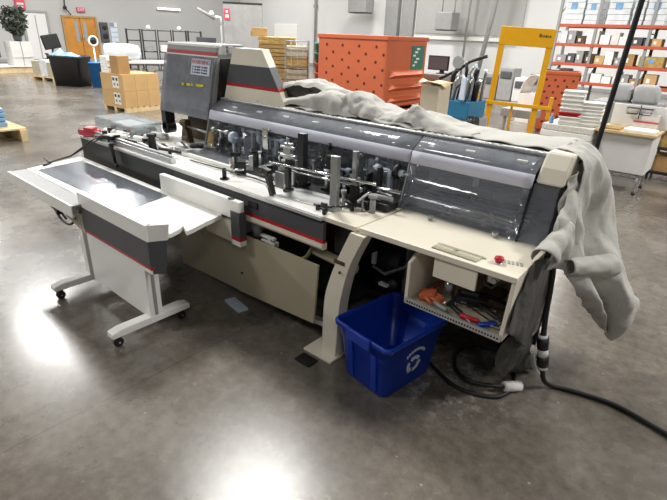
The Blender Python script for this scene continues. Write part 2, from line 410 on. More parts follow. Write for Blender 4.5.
b = MB(); b.cyl((-2.17,1.84,0.50),(-2.17,1.84,0.68),0.035); b.cyl((-2.17,1.84,0.50),(-2.17,1.84,0.53),0.075, M['darkmetal']); b.box(-2.30,-2.02,1.80,1.9,0.49,0.502, M['darkmetal']); part('table_pivot', b, M['greyp'])
b = MB(); b.box(-2.12,-2.0,1.81,1.84,0.545,0.56); b.box(-2.06,-1.98,1.80,1.84,0.51,0.54); b.box(-2.10,-2.02,1.80,1.82,0.525,0.535); part('air_fitting', b, M['white'], bevel=0.003)
b = MB(); b.tube(smooth_path([(-2.02,1.82,0.55),(-1.95,1.81,0.50),(-1.84,1.81,0.485),(-1.74,1.82,0.52),(-1.70,1.84,0.60)],24),0.012); part('air_hose', b, M['olive'])
b = MB(); b.box(-2.62,-2.40,1.80,1.9,0.545,0.58); b.cyl((-2.80,1.84,0.56),(-2.62,1.84,0.56),0.02); part('slide_bracket', b, M['darkmetal'])

# curved front leg with foot plate
L = [(-1.375,0.80),(-1.455,0.62),(-1.51,0.46),(-1.535,0.32),(-1.54,0.014)]; R_ = [(-1.435,0.014),(-1.425,0.32),(-1.405,0.46),(-1.365,0.62),(-1.285,0.80)]
def sm2(p,n): return [(v.x,v.y) for v in smooth_path([(a,c_,0) for a,c_ in p],n)]
o_ = sm2(L,14)+sm2(R_,14); n_ = 15
b = MB()
for y0,y1 in ((1.76,1.84),):
    V = [(u,y0,w) for u,w in o_]+[(u,y1,w) for u,w in o_]; T = len(o_); F = []
    for i in range(n_-1):
        a,c_ = i,i+1; d,e = T-1-i,T-2-i
        F += [(a,c_,e,d),(a+T,d+T,e+T,c_+T)]
    F += [(i,i+T,(i+1)%T+T,(i+1)%T) for i in range(T)]
    b.add(V,F)
lg = part('front_leg', b, M['cream'], bevel=0.003)
b = MB(); b.box(-1.63,-1.42,1.70,1.90,0,0.014); part('foot_plate', b, M['cream'], lg, bevel=0.003)
b = MB(); b.cyl((-1.42,1.75,0.565),(-1.42,1.745,0.565),0.008); b.box(-1.47,-1.40,1.755,1.762,0.605,0.625); part('bolt', b, M['bronze'], lg)

# open tool compartment under the shelf
b = MB(); b.box(-1.04,-0.555,1.80,2.30,0.525,0.537); b.box(-1.04,-0.555,2.285,2.30,0.537,0.80); cb = part('tool_compartment', b, M['beige'], bevel=0.002)
b = MB(); b.hexa([(-0.572,1.80,0.525),(-0.553,1.80,0.525),(-0.563,2.30,0.525),(-0.58,2.30,0.525),(-0.566,1.812,0.802),(-0.548,1.812,0.802),(-0.563,2.30,0.802),(-0.58,2.30,0.802)]); part('side_panel', b, M['cream'], cb, bevel=0.002)
b = MB(); b.prism([(1.80,0.525),(2.30,0.525),(2.30,0.80),(1.95,0.80),(1.80,0.735)],'x',-1.052,-1.034); part('side_panel', b, M['cream'], cb, bevel=0.002)
b = MB(); b.box(-1.045,-0.56,1.792,1.803,0.522,0.552)
for i in range(34): x = -1.03+i*0.0138; b.box(x,x+0.006,1.789,1.7925,0.532,0.540, M['black'])
part('perforated_lip', b, M['alu'], cb)
b = MB(); b.box(-0.925,-0.717,1.815,1.828,0.70,0.80); part('hanging_flap', b, M['cream'], cb, bevel=0.002)
b = MB(); b.box(-0.685,-0.645,1.86,1.90,0.745,0.80, M['white']); b.tube([(-0.70,1.86,0.78),(-0.70,1.85,0.74),(-0.66,1.85,0.725),(-0.63,1.87,0.76),(-0.61,1.88,0.79)],0.006, M['black']); b.cyl((-0.655,1.85,0.76),(-0.655,1.862,0.76),0.012, M['steel']); part('switch_block', b, M['white'], cb)

# things on the shelf
b = MB(); b.box(-0.955,-0.735,1.828,1.900,0.83,0.8345); b.box(-0.955,-0.735,1.86,1.866,0.834,0.836,M['cream'])
for i in range(22): x = -0.952+i*0.0098; b.box(x,x+0.005,1.826,1.842,0.83,0.8365); b.box(x+0.02,x+0.025,1.885,1.896,0.83,0.836)
for a in range(3):
    t = a*PI/3; dx,dy = 0.012*math.cos(t),0.012*math.sin(t); b.obox((-0.853,1.868,0.835),(0.026,0.004,0.002),(0,0,t), M['ink'])
part('counter_plate', b, M['tan'], shelf)
b = MB(); b.lathe([(0.013,0.83),(0.013,0.84),(0.018,0.843),(0.022,0.849),(0.019,0.858),(0.004,0.861)],(-0.664,1.893,0), M['redknob'])
b.lathe([(0.022,0.83),(0.022,0.833),(0.016,0.836)],(-0.664,1.893,0), M['alu']); part('stop_button', b, M['redknob'], shelf)
b = MB()
for k in range(3):
    for i in range(5):
        x = -0.645+i*0.017-k*0.006; y = 1.915+k*0.013+i*0.004; b.obox((x,y,0.8308),(0.012,0.006,0.0012),(0,0,0.25), M['labelgrey'])
part('printed_notice', b, M['labelgrey'], shelf)
for (x,y) in ((-1.147,2.14),(-0.80,2.16)):
    b = MB(); b.cyl((x,y,0.83),(x,y,0.843),0.010); b.cyl((x,y,0.843),(x,y,0.856),0.016); part('thumb_screw', b, M['steel'], shelf)

# ------- clear hood: front sheet, pale band, sloping upper sheet, ridge
X0,X1 = -3.19,-0.705
prof = [(2.185,0.835),(2.249,1.075),(2.266,1.141),(2.375,1.212),(2.43,1.222)]
def sheet(i, x0, x1): 
    (ya,za),(yb,zb) = prof[i],prof[i+1]; b = MB(); n = 12; G = []
    for k in range(n+1):
        x = x0+(x1-x0)*k/n; w = 0.0
        G.append([(x,ya,za),(x,(ya+yb)/2-w,(za+zb)/2+w),(x,yb,zb)])
    return b.grid(G)
segs = [(X0,-1.375),(-1.368,X1)]
hd = None
for a,c_ in segs:
    o = part('lower_sheet', sheet(0,a,c_), M['clearopen'] if a == X0 else M['clearfront'], solid=0.004)
    part('reinforcing_band', sheet(1,a,c_), M['frost'], solid=0.006)
    part('upper_sheet', sheet(2,a,c_), M['smoke'], solid=0.004)
b = MB(); b.box(X0,X1,2.368,2.43,1.210,1.224); b.cyl((X0,2.372,1.219),(X1,2.372,1.219),0.007); 
hz = part('hood_ridge', b, M['alu'], bevel=0.003)
b = MB()
for i in range(60): x = X0+0.03+i*0.0413; b.box(x,x+0.022,2.376,2.392,1.224,1.2275)
part('piano_hinge', b, M['white'], hz)
b = MB(); b.box(X0,-0.57,2.43,2.70,1.19,1.205); b.box(X0,-0.57,2.69,2.71,0.83,1.205); part('rear_housing', b, M['charcoal'], bevel=0.004)
b = MB()
for i in range(int((X1-X0)/0.026)):
    x = X0+0.01+i*0.026; b.cyl((x,2.258,1.072),(x+0.014,2.258,1.072),0.005, n=6)
part('lower_hinge', b, M['greyp'])
for x in (X0,-1.371,X1):
    b = MB(); b.hexa([(x-0.004,2.183,0.83),(x+0.004,2.183,0.83),(x+0.004,2.197,0.83),(x-0.004,2.197,0.83),(x-0.004,2.247,1.083),(x+0.004,2.247,1.083),(x+0.004,2.262,1.083),(x-0.004,2.262,1.083)]); part('seam_strip', b, M['black'] if x == X1 else M['greyp'])
# end bay: cream cap over a darker window
cp = [(2.268,1.102),(2.30,1.175),(2.345,1.232),(2.36,1.240),(2.66,1.240),(2.66,1.102)]
b = MB(); b.prism(cp,'x',-0.70,-0.575); part('end_cap', b, M['cream'], bevel=0.012)
b = MB(); b.hexa([(-0.70,2.188,0.835),(-0.58,2.205,0.835),(-0.58,2.21,0.835),(-0.70,2.193,0.835),(-0.70,2.266,1.10),(-0.585,2.266,1.10),(-0.585,2.27,1.10),(-0.70,2.27,1.10)]); part('end_window', b, M['clearfront'])
b = MB(); b.hexa([(-0.70,2.25,1.035),(-0.585,2.25,1.035),(-0.585,2.26,1.035),(-0.70,2.26,1.035),(-0.70,2.266,1.102),(-0.585,2.266,1.102),(-0.585,2.276,1.102),(-0.70,2.276,1.102)]); part('window_header', b, M['charcoal'])
b = MB(); b.prism([(2.21,0.83),(2.27,1.10),(2.70,1.10),(2.70,0.83)],'x',-0.583,-0.575); part('end_plate', b, M['black'])

# ------- what shows through the hood
b = MB(); b.box(-3.18,-0.59,2.60,2.68,0.835,1.18); part('back_plate', b, M['black'])
for z,y,r in ((0.90,2.50,0.014),(0.985,2.54,0.012),(1.06,2.50,0.010)):
    b = MB(); b.cyl((-3.15,y,z),(-0.72,y,z),r); part('guide_shaft', b, M['steel'])
for y,z in ((2.24,0.862),(2.285,0.868),(2.33,0.875),(2.38,0.882),(2.43,0.89)):
    b = MB(); b.box(-1.33,-0.72,y,y+0.022,z-0.012,z); part('transport_belt', b, M['greyp'], bevel=0.002)
b = MB(); b.box(-1.35,-0.71,2.21,2.46,0.832,0.85); part('belt_bed', b, M['darkmetal'])
for i in range(9):
    x = -2.95+i*0.27
    b = MB(); b.box(x-0.018,x+0.018,2.44,2.48,0.84,1.13); b.box(x-0.03,x+0.03,2.42,2.50,0.84,0.88); br = part('upright_bracket', b, M['steel'] if i%3 else M['greyp'], bevel=0.002)
    b = MB(); b.box(x-0.03,x+0.02,2.315,2.34,1.13,1.185); part('hood_clip', b, M['white'], bevel=0.003)
for i,(x,y) in enumerate(((-1.20,2.40),(-0.98,2.42),(-0.84,2.40),(-1.85,2.38),(-2.25,2.40),(-2.62,2.38),(-2.95,2.36),(-2.45,2.45))):
    b = MB(); b.cyl((x-0.09,y,0.935+0.01*(i%3)),(x+0.06,y,0.935+0.01*(i%3)),0.022+0.006*(i%2)); b.cyl((x-0.12,y,0.94),(x+0.1,y,0.94),0.008, M['chrome']); part('nip_roller', b, M['rubber'] if i%2 else M['greyp'])
for i,x in enumerate((-0.87,-1.10,-0.74)):
    b = MB(); b.obox((x,2.26,0.895),(0.014,0.13,0.014),(0.35,0,0.5)); b.cyl((x-0.02,2.22,0.85),(x-0.02,2.22,0.885),0.013); b.cyl((x-0.045,2.22,0.868),(x+0.02,2.22,0.868),0.009); part('hold_down_arm', b, M['steel'])
for i,x in enumerate((-2.02,-2.30,-2.55,-2.80,-3.05,-1.78)):
    b = MB(); z = 0.99+0.02*(i%2); b.box(x-0.05,x+0.04,2.36,2.42,z,z+0.05); b.cyl((x,2.34,z+0.02),(x,2.36,z+0.02),0.018, M['chrome']); b.box(x-0.015,x+0.01,2.38,2.40,0.84,z, M['darkmetal'])
    part('feed_block', b, [M['greyp'],M['darkmetal'],M['steel'],M['bronze'],M['greyp'],M['darkmetal']][i], bevel=0.002)
b = MB(); b.box(-2.52,-2.47,2.44,2.45,1.06,1.10); part('sticker', b, M['yelink'])
# chain and small fittings along the deck in front of the hood
rnd = random.Random(3)
for i in range(64):
    x = -1.42-rnd.random()*1.28; y = 1.97+rnd.random()*0.40; z0 = 0.83; h = 0.03+rnd.random()*0.10; s = 0.010+rnd.random()*0.018
    b = MB(); k = rnd.choice(('box','pin','lever'))
    if k == 'box': b.obox((x,y,z0+h/2),(s*2.2,s*1.6,h),(0,0,rnd.random())); 
    elif k == 'pin': b.cyl((x,y,z0),(x,y,z0+h),s*0.6); b.cyl((x,y,z0+h),(x,y,z0+h+0.016),s)
    else: b.cyl((x,y,z0),(x,y,z0+h),s*0.5); b.obox((x,y,z0+h),(0.09,s,s),(0.2,rnd.uniform(-.4,.4),rnd.random()*3))
    part({'box':'stop_block','pin':'locating_pin','lever':'adjusting_lever'}[k], b, rnd.choice([M['steel'],M['black'],M['greyp'],M['black'],M['chrome'],M['alu']]), bevel=0.0015 if k=='box' else 0)

b = MB(); b.box(-3.20,-1.45,2.03,2.69,0.828,0.836); part('mechanism_base', b, M['darkmetal'])
rnd = random.Random(17)
for i in range(70):
    x = -1.42-rnd.random()*1.70; y = 2.20+rnd.random()*0.28; z0 = 0.836+rnd.choice((0,0,0.06,0.12)); h = 0.05+rnd.random()*0.12; k = rnd.choice(('cam','block','shaft','plate')); b = MB()
    if k == 'cam': b.cyl((x-0.012,y,z0+h),(x+0.012,y,z0+h),0.02+rnd.random()*0.025,n=14); b.cyl((x-0.05,y,z0+h),(x+0.05,y,z0+h),0.007); b.box(x-0.006,x+0.006,y-0.008,y+0.008,0.836,z0+h)
    elif k == 'block': b.obox((x,y,z0+h/2),(0.03+rnd.random()*0.04,0.03,h),(0,0,rnd.uniform(-.2,.2))); b.cyl((x,y-0.03,z0+h*0.6),(x,y,z0+h*0.6),0.008); b.box(x-0.008,x+0.008,y-0.008,y+0.008,0.836,z0+0.01)
    elif k == 'shaft': b.cyl((x-0.12,y,z0+h),(x+0.12,y,z0+h),0.008); b.cyl((x-0.10,y,z0+h),(x-0.07,y,z0+h),0.02); b.cyl((x+0.05,y,z0+h),(x+0.09,y,z0+h),0.018); b.box(x-0.01,x+0.01,y-0.01,y+0.01,0.836,z0+h)
    else: b.obox((x,y,0.836+h/2+0.02),(0.008,0.07,h+0.04),(0,0,rnd.uniform(-.2,.2)))
    part({'cam':'cam_wheel','block':'linkage_block','shaft':'short_shaft','plate':'side_plate'}[k], b, rnd.choice([M['steel'],M['black'],M['chrome'],M['black'],M['greyp'],M['darkmetal'],M['inkwhite']]), bevel=0.0015 if k == 'block' else 0)

# tall posts standing on the deck
def post(name, x, y, w, d, z1, m, bev=0.002):
    b = MB(); b.box(x-w/2,x+w/2,y-d/2,y+d/2,0.83,z1); b.box(x-w*0.8,x+w*0.8,y-d*0.9,y+d*0.9,0.83,0.855)
    return part(name, b, m, bevel=bev)
post('chrome_post', -1.60, 1.895, 0.045, 0.030, 1.125, M['steel'])
post('chrome_post', -1.66, 2.14, 0.030, 0.022, 1.105, M['steel'])
post('black_post', -2.00, 1.94, 0.030, 0.025, 1.06, M['black'])
post('black_post', -2.03, 2.09, 0.050, 0.040, 1.155, M['black'])
post('black_post', -1.83, 2.14, 0.065, 0.05, 1.05, M['black'])
post('black_post', -1.50, 2.16, 0.020, 0.03, 1.04, M['black'])
b = MB(); b.box(-2.03,-1.97,1.925,1.955,1.03,1.12); b.cyl((-2.05,1.93,1.10),(-1.94,1.93,1.10),0.008); b.cyl((-2.05,1.93,1.05),(-1.93,1.93,1.05),0.012); b.cyl((-2.0,1.935,1.12),(-2.0,1.935,1.15),0.008); part('post_clamp', b, M['steel'], bevel=0.002)
b = MB(); b.obox((-2.03,1.82,0.90),(0.032,0.03,0.14),(0,-0.35,0)); b.obox((-2.06,1.82,0.965),(0.06,0.035,0.035),(0,0.2,0)); b.cyl((-2.10,1.81,0.95),(-2.07,1.81,0.97),0.012); b.cyl((-2.035,1.80,0.885),(-2.035,1.81,0.885),0.012, M['steel']); part('side_guide_clamp', b, M['black'], bevel=0.003)
b = MB(); b.box(-2.03,-1.96,1.86,1.872,0.87,0.965); part('guide_plate', b, M['greyp'], bevel=0.002)
b = MB(); b.cyl((-2.12,1.90,0.995),(-1.42,2.02,0.985),0.007); b.cyl((-2.07,2.0,0.94),(-1.55,2.05,0.94),0.006); part('cross_rod', b, M['chrome'])
for i,(x,y,h) in enumerate(((-1.605,1.83,0.05),(-1.585,1.80,0.035),(-1.66,1.83,0.03),(-1.52,1.95,0.045),(-1.47,2.02,0.05),(-1.44,2.10,0.05),(-1.56,1.98,0.04))):
    b = MB(); b.box(x-0.009,x+0.009,y-0.009,y+0.009,0.83,0.83+h); b.box(x-0.03,x+0.009,y-0.006,y+0.006,0.83+h*0.7,0.83+h); part('paper_stop', b, M['black'], bevel=0.002)
b = MB(); b.tube([(-1.67,1.84,0.85),(-1.60,1.865,0.852),(-1.50,1.99,0.858),(-1.42,2.1,0.862)],0.007); part('stop_bar', b, M['black'])
b = MB(); b.box(-1.46,-1.36,2.06,2.16,0.84,0.875); b.cyl((-1.47,2.08,0.90),(-1.36,2.10,0.90),0.014, M['greyp']); b.cyl((-1.47,2.10,0.94),(-1.33,2.12,0.94),0.010, M['chrome']); part('pusher_carriage', b, M['darkmetal'], bevel=0.003)
# bright feed area with paper guide plates
b = MB(); b.hexa([(-1.98,1.84,0.831),(-1.62,1.86,0.831),(-1.64,2.05,0.831),(-1.98,2.02,0.831),(-1.98,1.84,0.836),(-1.62,1.86,0.836),(-1.64,2.05,0.842),(-1.98,2.02,0.842)]); part('feed_tray', b, M['alu'])
b = MB(); b.hexa([(-3.20,2.02,0.845),(-2.62,2.0,0.845),(-2.62,2.24,0.86),(-3.20,2.26,0.86),(-3.20,2.02,0.85),(-2.62,2.0,0.85),(-2.62,2.24,0.865),(-3.20,2.26,0.865)]); b.box(-3.2,-2.62,1.99,2.015,0.831,0.857, M['white']); part('steel_feed_plate', b, M['bed'], bevel=0.002)
b = MB(); b.cyl((-2.47,1.83,0.83),(-2.47,1.83,0.90),0.014); b.cyl((-2.47,1.83,0.83),(-2.47,1.83,0.836),0.03); b.cyl((-2.47,1.83,0.89),(-2.36,1.90,0.90),0.006, M['steel']); part('paper_stop', b, M['darkmetal'])
b = MB(); b.tube([(-3.0,1.93,0.84),(-2.3,1.95,0.845),(-2.1,1.93,0.845)],0.005); part('scale_rod', b, M['black'])

# left hand mechanism on the deck
rnd = random.Random(11)
for i in range(36):
    x = -4.25+rnd.random()*1.12; y = 1.86+rnd.random()*0.34; z = 0.83; b = MB(); k = i%4
    if k == 0: b.cyl((x-0.07,y,z+0.04),(x+0.07,y+0.02,z+0.04),0.022); b.cyl((x-0.1,y,z+0.04),(x+0.1,y+0.03,z+0.04),0.009, M['chrome']); b.box(x-0.02,x+0.02,y-0.02,y+0.02,z,z+0.03); part('feed_roller', b, M['white'])
    elif k == 1: b.obox((x,y,z+0.025),(0.16,0.05,0.05),(0,0,rnd.uniform(-.3,.3))); part('bearing_block', b, rnd.choice([M['alu'],M['white'],M['steel']]), bevel=0.004)
    elif k == 2: b.cyl((x,y,z),(x,y,z+0.05),0.022); b.cyl((x,y,z+0.05),(x,y,z+0.075),0.028); part('knob', b, M['black'])
    else: b.obox((x,y,z+0.045),(0.22,0.018,0.018),(0,0,rnd.uniform(-.5,.5))); b.cyl((x,y,z),(x,y,z+0.04),0.012); part('swing_arm', b, rnd.choice([M['black'],M['steel']]), bevel=0.002)
b = MB(); b.box(-4.560,-3.900,1.98,2.26,0.858,0.864); b.box(-4.560,-3.900,1.98,1.986,0.864,0.945); b.box(-4.560,-3.900,2.254,2.26,0.864,0.96); b.box(-4.560,-4.554,1.986,2.254,0.864,0.95); b.box(-3.906,-3.900,1.986,2.254,0.864,0.95); b.box(-4.560,-3.900,1.98,2.26,0.945,0.950)
cx = part('clear_delivery_cover', b, M['clear'])
b = MB(); b.box(-4.350,-3.920,2.02,2.22,0.868,0.925); part('cover_insert', b, M['white'], cx, bevel=0.015)
for x in (-4.500,-3.960):
    b = MB(); b.box(x-0.015,x+0.015,2.1,2.14,0.83,0.858); part('cover_foot', b, M['darkmetal'], cx)
b = MB(); b.obox((-4.270,1.80,0.865),(0.17,0.09,0.05),(0,0,0.35)); b.obox((-4.230,1.79,0.90),(0.09,0.07,0.03),(0.1,0,0.35)); pk = part('pink_sensor_head', b, M['pink'], bevel=0.008)
b = MB(); b.cyl((-4.360,1.76,0.86),(-4.320,1.78,0.87),0.03); part('sensor_lens', b, M['black'], pk)
b = MB()
b.obox((-3.960,1.80,0.87),(0.30,0.035,0.03),(0,-0.15,0.15)); b.obox((-3.860,1.80,0.875),(0.05,0.08,0.05),(0,0,0.3)); b.cyl((-4.040,1.82,0.83),(-4.040,1.82,0.91),0.02); b.obox((-3.760,1.73,0.78),(0.028,0.025,0.16),(0,-0.2,0)); b.obox((-3.810,1.76,0.855),(0.14,0.03,0.03),(0,0.1,-0.5)); b.cyl((-3.730,1.73,0.70),(-3.710,1.73,0.69),0.014)
part('delivery_arm', b, M['black'], bevel=0.003)
b = MB(); b.lathe([(0.035,0.83),(0.03,0.86),(0.028,0.93),(0.038,0.935),(0.038,0.955),(0.02,0.96)],(-3.48,1.92,0)); part('black_collar', b, M['black'])

# ------- head housing over the left end
hx0,hx1 = -3.86,-3.20
def face_y(z): return 2.235+(z-0.95)*0.22       # the front leans back
b = MB()
sp_ = [(face_y(1.07)+0.01,1.07),(face_y(1.53)+0.01,1.53),(face_y(1.58)+0.01,1.585),(face_y(1.6)+0.05,1.60),(2.62,1.60),(2.62,1.07)]
b.prism(sp_,'x',hx0,hx1); hs = part('head_housing', b, M['greyp'], bevel=0.01)
def fpl(x0,x1,z0,z1,t,m,name,**k):
    b = MB(); b.hexa([(x0,face_y(z0)-t,z0),(x1,face_y(z0)-t,z0),(x1,face_y(z0)+0.012,z0),(x0,face_y(z0)+0.012,z0),(x0,face_y(z1)-t,z1),(x1,face_y(z1)-t,z1),(x1,face_y(z1)+0.012,z1),(x0,face_y(z1)+0.012,z1)]); return part(name, b, m, hs, **k)
fpl(hx0,hx1,1.575,1.598,0.012,M['white'],'top_trim',bevel=0.006)
fpl(hx0,hx1,1.545,1.575,0.006,M['greyp'],'grey_stripe')
fpl(hx0,hx1,1.518,1.545,0.007,M['red'],'red_stripe')
fpl(hx0,hx1,1.508,1.518,0.006,M['white'],'pale_stripe')
fpl(hx0+0.01,hx1-0.01,1.09,1.508,0.004,M['charcoal'],'front_window')
fpl(hx0-0.015,hx1-0.005,1.062,1.508,0.016,M['smoke'],'clear_shield')
fpl(hx0+0.05,hx0+0.30,1.255,1.345,0.008,M['darkmetal'],'control_recess')
fpl(hx0+0.02,hx1-0.04,1.12,1.20,0.006,M['greyp'],'lower_window')
fpl(hx0+0.09,hx0+0.27,1.205,1.218,0.012,M['alu'],'chrome_handle')
b = MB()
for i,(w,) in enumerate(((0.03,),(0.05,),(0.02,),(0.06,),(0.03,))):
    x = hx0+0.28+i*0.065; z = 1.286+0.002*i; b.box(x,x+w,face_y(z)-0.021,face_y(z)-0.018,z,z+0.018)
part('yellow_lettering', b, M['yelink'], hs)
z0 = 1.375
b = MB(); x0,x1 = -3.475,-3.235
b.hexa([(x0,face_y(z0)-0.022,z0),(x1,face_y(z0)-0.022,z0),(x1,face_y(z0)-0.018,z0),(x0,face_y(z0)-0.018,z0),(x0,face_y(1.49)-0.022,1.49),(x1,face_y(1.49)-0.022,1.49),(x1,face_y(1.49)-0.018,1.49),(x0,face_y(1.49)-0.018,1.49)], M['inkwhite'])
ydir = (0,0.22,1)
put_text(b,'WARNING',0.048,((x0+x1)/2,face_y(1.468)-0.023,1.468),(1,0,0),ydir,M['red'])
for r in range(3):
    for i in range(7):
        z = 1.432-r*0.02; x = x0+0.018+i*0.03; w = 0.012+0.012*((i*7+r*3)%3)/2; b.box(x,x+w,face_y(z)-0.0235,face_y(z)-0.0215,z-0.006,z+0.006, M['ink'])
part('warning_label', b, M['inkwhite'], hs)
# side cheek and round cover
b = MB(); b.prism([(2.34,1.20),(2.395,1.50),(2.60,1.50),(2.60,1.20)],'x',hx1+0.001,hx1+0.012); part('side_recess', b, M['black'], hs)
b = MB(); b.prism([(2.36,1.53),(2.37,1.59),(2.60,1.59),(2.60,1.53)],'x',hx1,hx1+0.03, M['clear']); b.lathe([(0.03,hx1+0.03),(0.03,hx1+0.04),(0.02,hx1+0.045)],(0,2.47,1.56),M['greyp'],14,'x'); part('side_cover', b, M['white'], hs)
# lower head: legs and bronze castings
b = MB(); b.box(hx0-0.05,hx0+0.02,2.27,2.36,0.895,1.10); b.lathe([(0.05,2.27),(0.05,2.36)],(hx0-0.01,0,0.91),M['black'],16,'y'); part('side_cheek', b, M['black'], hs, bevel=0.006)
b = MB(); b.box(hx0+0.12,hx1-0.02,2.42,2.60,0.83,1.07); part('pedestal', b, M['bronze'], hs, bevel=0.006)
b = MB(); b.obox((-3.63,2.32,0.90),(0.05,0.05,0.16),(0,0.25,0)); b.obox((-3.56,2.30,0.87),(0.05,0.05,0.12),(0,-0.3,0)); b.cyl((-3.66,2.31,0.975),(-3.58,2.31,0.985),0.03); b.cyl((-3.62,2.29,0.86),(-3.54,2.29,0.86),0.025); part('swing_casting', b, M['bronze'], bevel=0.004)
b = MB(); b.cyl((-3.58,2.31,0.955),(-3.24,2.34,0.93),0.010); part('drive_rod', b, M['steel'])
b = MB(); b.lathe([(0.045,2.27),(0.045,2.30),(0.02,2.305),(0.02,2.33)],(-3.22,0,0.93),M['brass'],16,'y'); b.box(-3.26,-3.18,2.31,2.34,0.83,0.93, M['bronze']); b.cyl((-3.20,2.27,0.88),(-3.20,2.30,0.88),0.02, M['brass']); b.cyl((-3.26,2.27,0.885),(-3.26,2.30,0.885),0.014, M['brass']); part('brass_gear', b, M['brass'])

# ------- tapered feeder housing behind the hood
b = MB(); Y0,Y1 = 2.40,2.52
def fx(z): t = (z-1.21)/(1.585-1.21); return (-3.185+0.135*t, -2.49-0.245*t)
def fband(z0,z1,m,pad=0.0):
    a0,a1 = fx(z0); c0,c1 = fx(z1); yy = lambda z: Y0-pad
    b.hexa([(a0-pad,yy(z0),z0),(a1+pad,yy(z0),z0),(a1-0.06,Y1,z0),(a0-pad,Y1,z0),(c0-pad,yy(z1),z1),(c1+pad,yy(z1),z1),(c1-0.06,Y1,z1),(c0-pad,Y1,z1)], m)
fband(1.205,1.318,M['cream']); fband(1.318,1.342,M['red'],0.001); fband(1.342,1.472,M['charcoal'],0.002); fband(1.472,1.585,M['cream'])
part('feeder_housing', b, M['cream'])
b = MB(); b.box(-3.18,-2.40,2.385,2.60,1.20,1.228); part('feeder_ledge', b, M['cream'], bevel=0.01)

# supply lead with in-line connector, running off the end of the machine
pts = smooth_path([(-0.565,2.20,0.80),(-0.53,2.235,0.74),(-0.525,2.27,0.62),(-0.515,2.27,0.46),(-0.505,2.29,0.33),(-0.485,2.30,0.20)],30)
b = MB(); b.tube(pts,0.014); b.tube(smooth_path([(-0.475,2.30,0.15),(-0.46,2.33,0.06),(-0.42,2.38,0.014),(-0.30,2.42,0.014),(-0.12,2.45,0.014),(0.12,2.40,0.014),(0.6,2.30,0.014),(1.1,2.24,0.014)],40),0.013)
pc = solo('power_cable', b, M['rubber'], 'thick black power cable hanging off the machine end and running right across the floor', 'cable')
b = MB(); A = Vector((-0.508,2.285,0.345)); B = Vector((-0.474,2.302,0.145)); f = lambda t: A+(B-A)*t
b.cyl(f(0),f(0.08),0.024,M['white'],16); b.cyl(f(0.08),f(0.38),0.030,M['black'],16); b.cyl(f(0.38),f(0.62),0.026,M['paper'],16); b.cyl(f(0.62),f(0.90),0.031,M['black'],16); b.cyl(f(0.90),f(1.0),0.024,M['white'],16)
build('twist_lock_connector', b, M['black'], pc, label='black and white in-line connector')
b = MB(); b.lathe([(0.045,-0.575),(0.045,-0.54),(0.03,-0.535)],(0,2.20,0.80),M['black'],16,'x'); build('cable_gland', b, M['black'], pc)

# ------------------------------------------------------------------ delivery table on castors
tb = thing('delivery_table', 'white wheeled delivery table with dark slide bed, grey and red striped apron', 'table', (-2.85,1.2,0))
def tp(name, mb, m, parent=None, **k): return build(name, mb, m, parent or tb, **k)
b = MB()
# top plate with the curved cut at its right end
outline = [(-4.20,1.24),(-2.33,1.24),(-2.29,1.265),(-2.285,1.31),(-2.305,1.37),(-2.335,1.42),(-2.25,1.385),(-2.262,1.44),(-2.296,1.542),(-2.31,1.60),(-2.34,1.70),(-4.34,1.72)]
b.prism(outline,'z',0.630,0.658); top = tp('table_top', b, M['white'], bevel=0.003)
b = MB(); b.hexa([(-4.10,1.285,0.655),(-2.79,1.305,0.655),(-2.88,1.655,0.655),(-4.18,1.655,0.655),(-4.10,1.285,0.661),(-2.79,1.305,0.661),(-2.88,1.655,0.661),(-4.18,1.655,0.661)]); tp('slide_bed', b, M['belt'], top)
b = MB()
b.prism([(1.115,0.60),(1.14,0.60),(1.14,0.640),(1.24,0.640),(1.24,0.655),(1.115,0.655)],'x',-4.21,-3.10, M['greyp']); b.box(-4.21,-3.10,1.110,1.125,0.575,0.658, M['white']); tp('side_rail', b, M['greyp'], bevel=0.003)
b = MB(); b.box(-4.12,-3.2,1.125,1.7,0.585,0.63); tp('under_tray', b, M['tan'], bevel=0.003)
# front apron: white lip, grey band, red line, white panel below
b = MB()
b.box(-3.14,-2.305,1.175,1.215,0.635,0.730, M['white']); b.box(-3.13,-2.31,1.178,1.24,0.478,0.635, M['charcoal']); b.box(-3.12,-2.305,1.176,1.24,0.462,0.478, M['red']); b.box(-3.11,-2.31,1.180,1.235,0.435,0.462, M['white'])
apr = tp('front_apron', b, M['white'], bevel=0.002)
b = MB(); b.hexa([(-2.31,1.177,0.635),(-2.26,1.27,0.635),(-2.28,1.29,0.635),(-2.33,1.22,0.635),(-2.31,1.175,0.730),(-2.245,1.28,0.730),(-2.265,1.29,0.730),(-2.33,1.215,0.730)], M['white'])
b.hexa([(-2.315,1.18,0.435),(-2.275,1.25,0.435),(-2.29,1.26,0.435),(-2.33,1.22,0.435),(-2.31,1.178,0.635),(-2.262,1.268,0.635),(-2.28,1.28,0.635),(-2.33,1.22,0.635)], M['charcoal'])
tp('apron_return', b, M['white'], apr)
# back guard with striped end
b = MB(); b.box(-3.03,-2.165,1.695,1.735,0.658,0.775); gd = tp('back_guard', b, M['white'], bevel=0.004)
b = MB(); b.box(-2.245,-2.163,1.69,1.74,0.545,0.71, M['charcoal']); b.box(-2.245,-2.162,1.689,1.74,0.525,0.548, M['red']); b.box(-2.245,-2.163,1.69,1.74,0.492,0.525, M['white']); tp('guard_end_block', b, M['charcoal'], gd)
b = MB(); b.box(-2.52,-2.25,1.70,1.735,0.50,0.63); tp('guard_support', b, M['cream'], gd)
b = MB(); b.lathe([(0.022,0.775),(0.022,0.778),(0.01,0.779)],(-2.26,1.715,0)); tp('guard_plug', b, M['black'], gd)
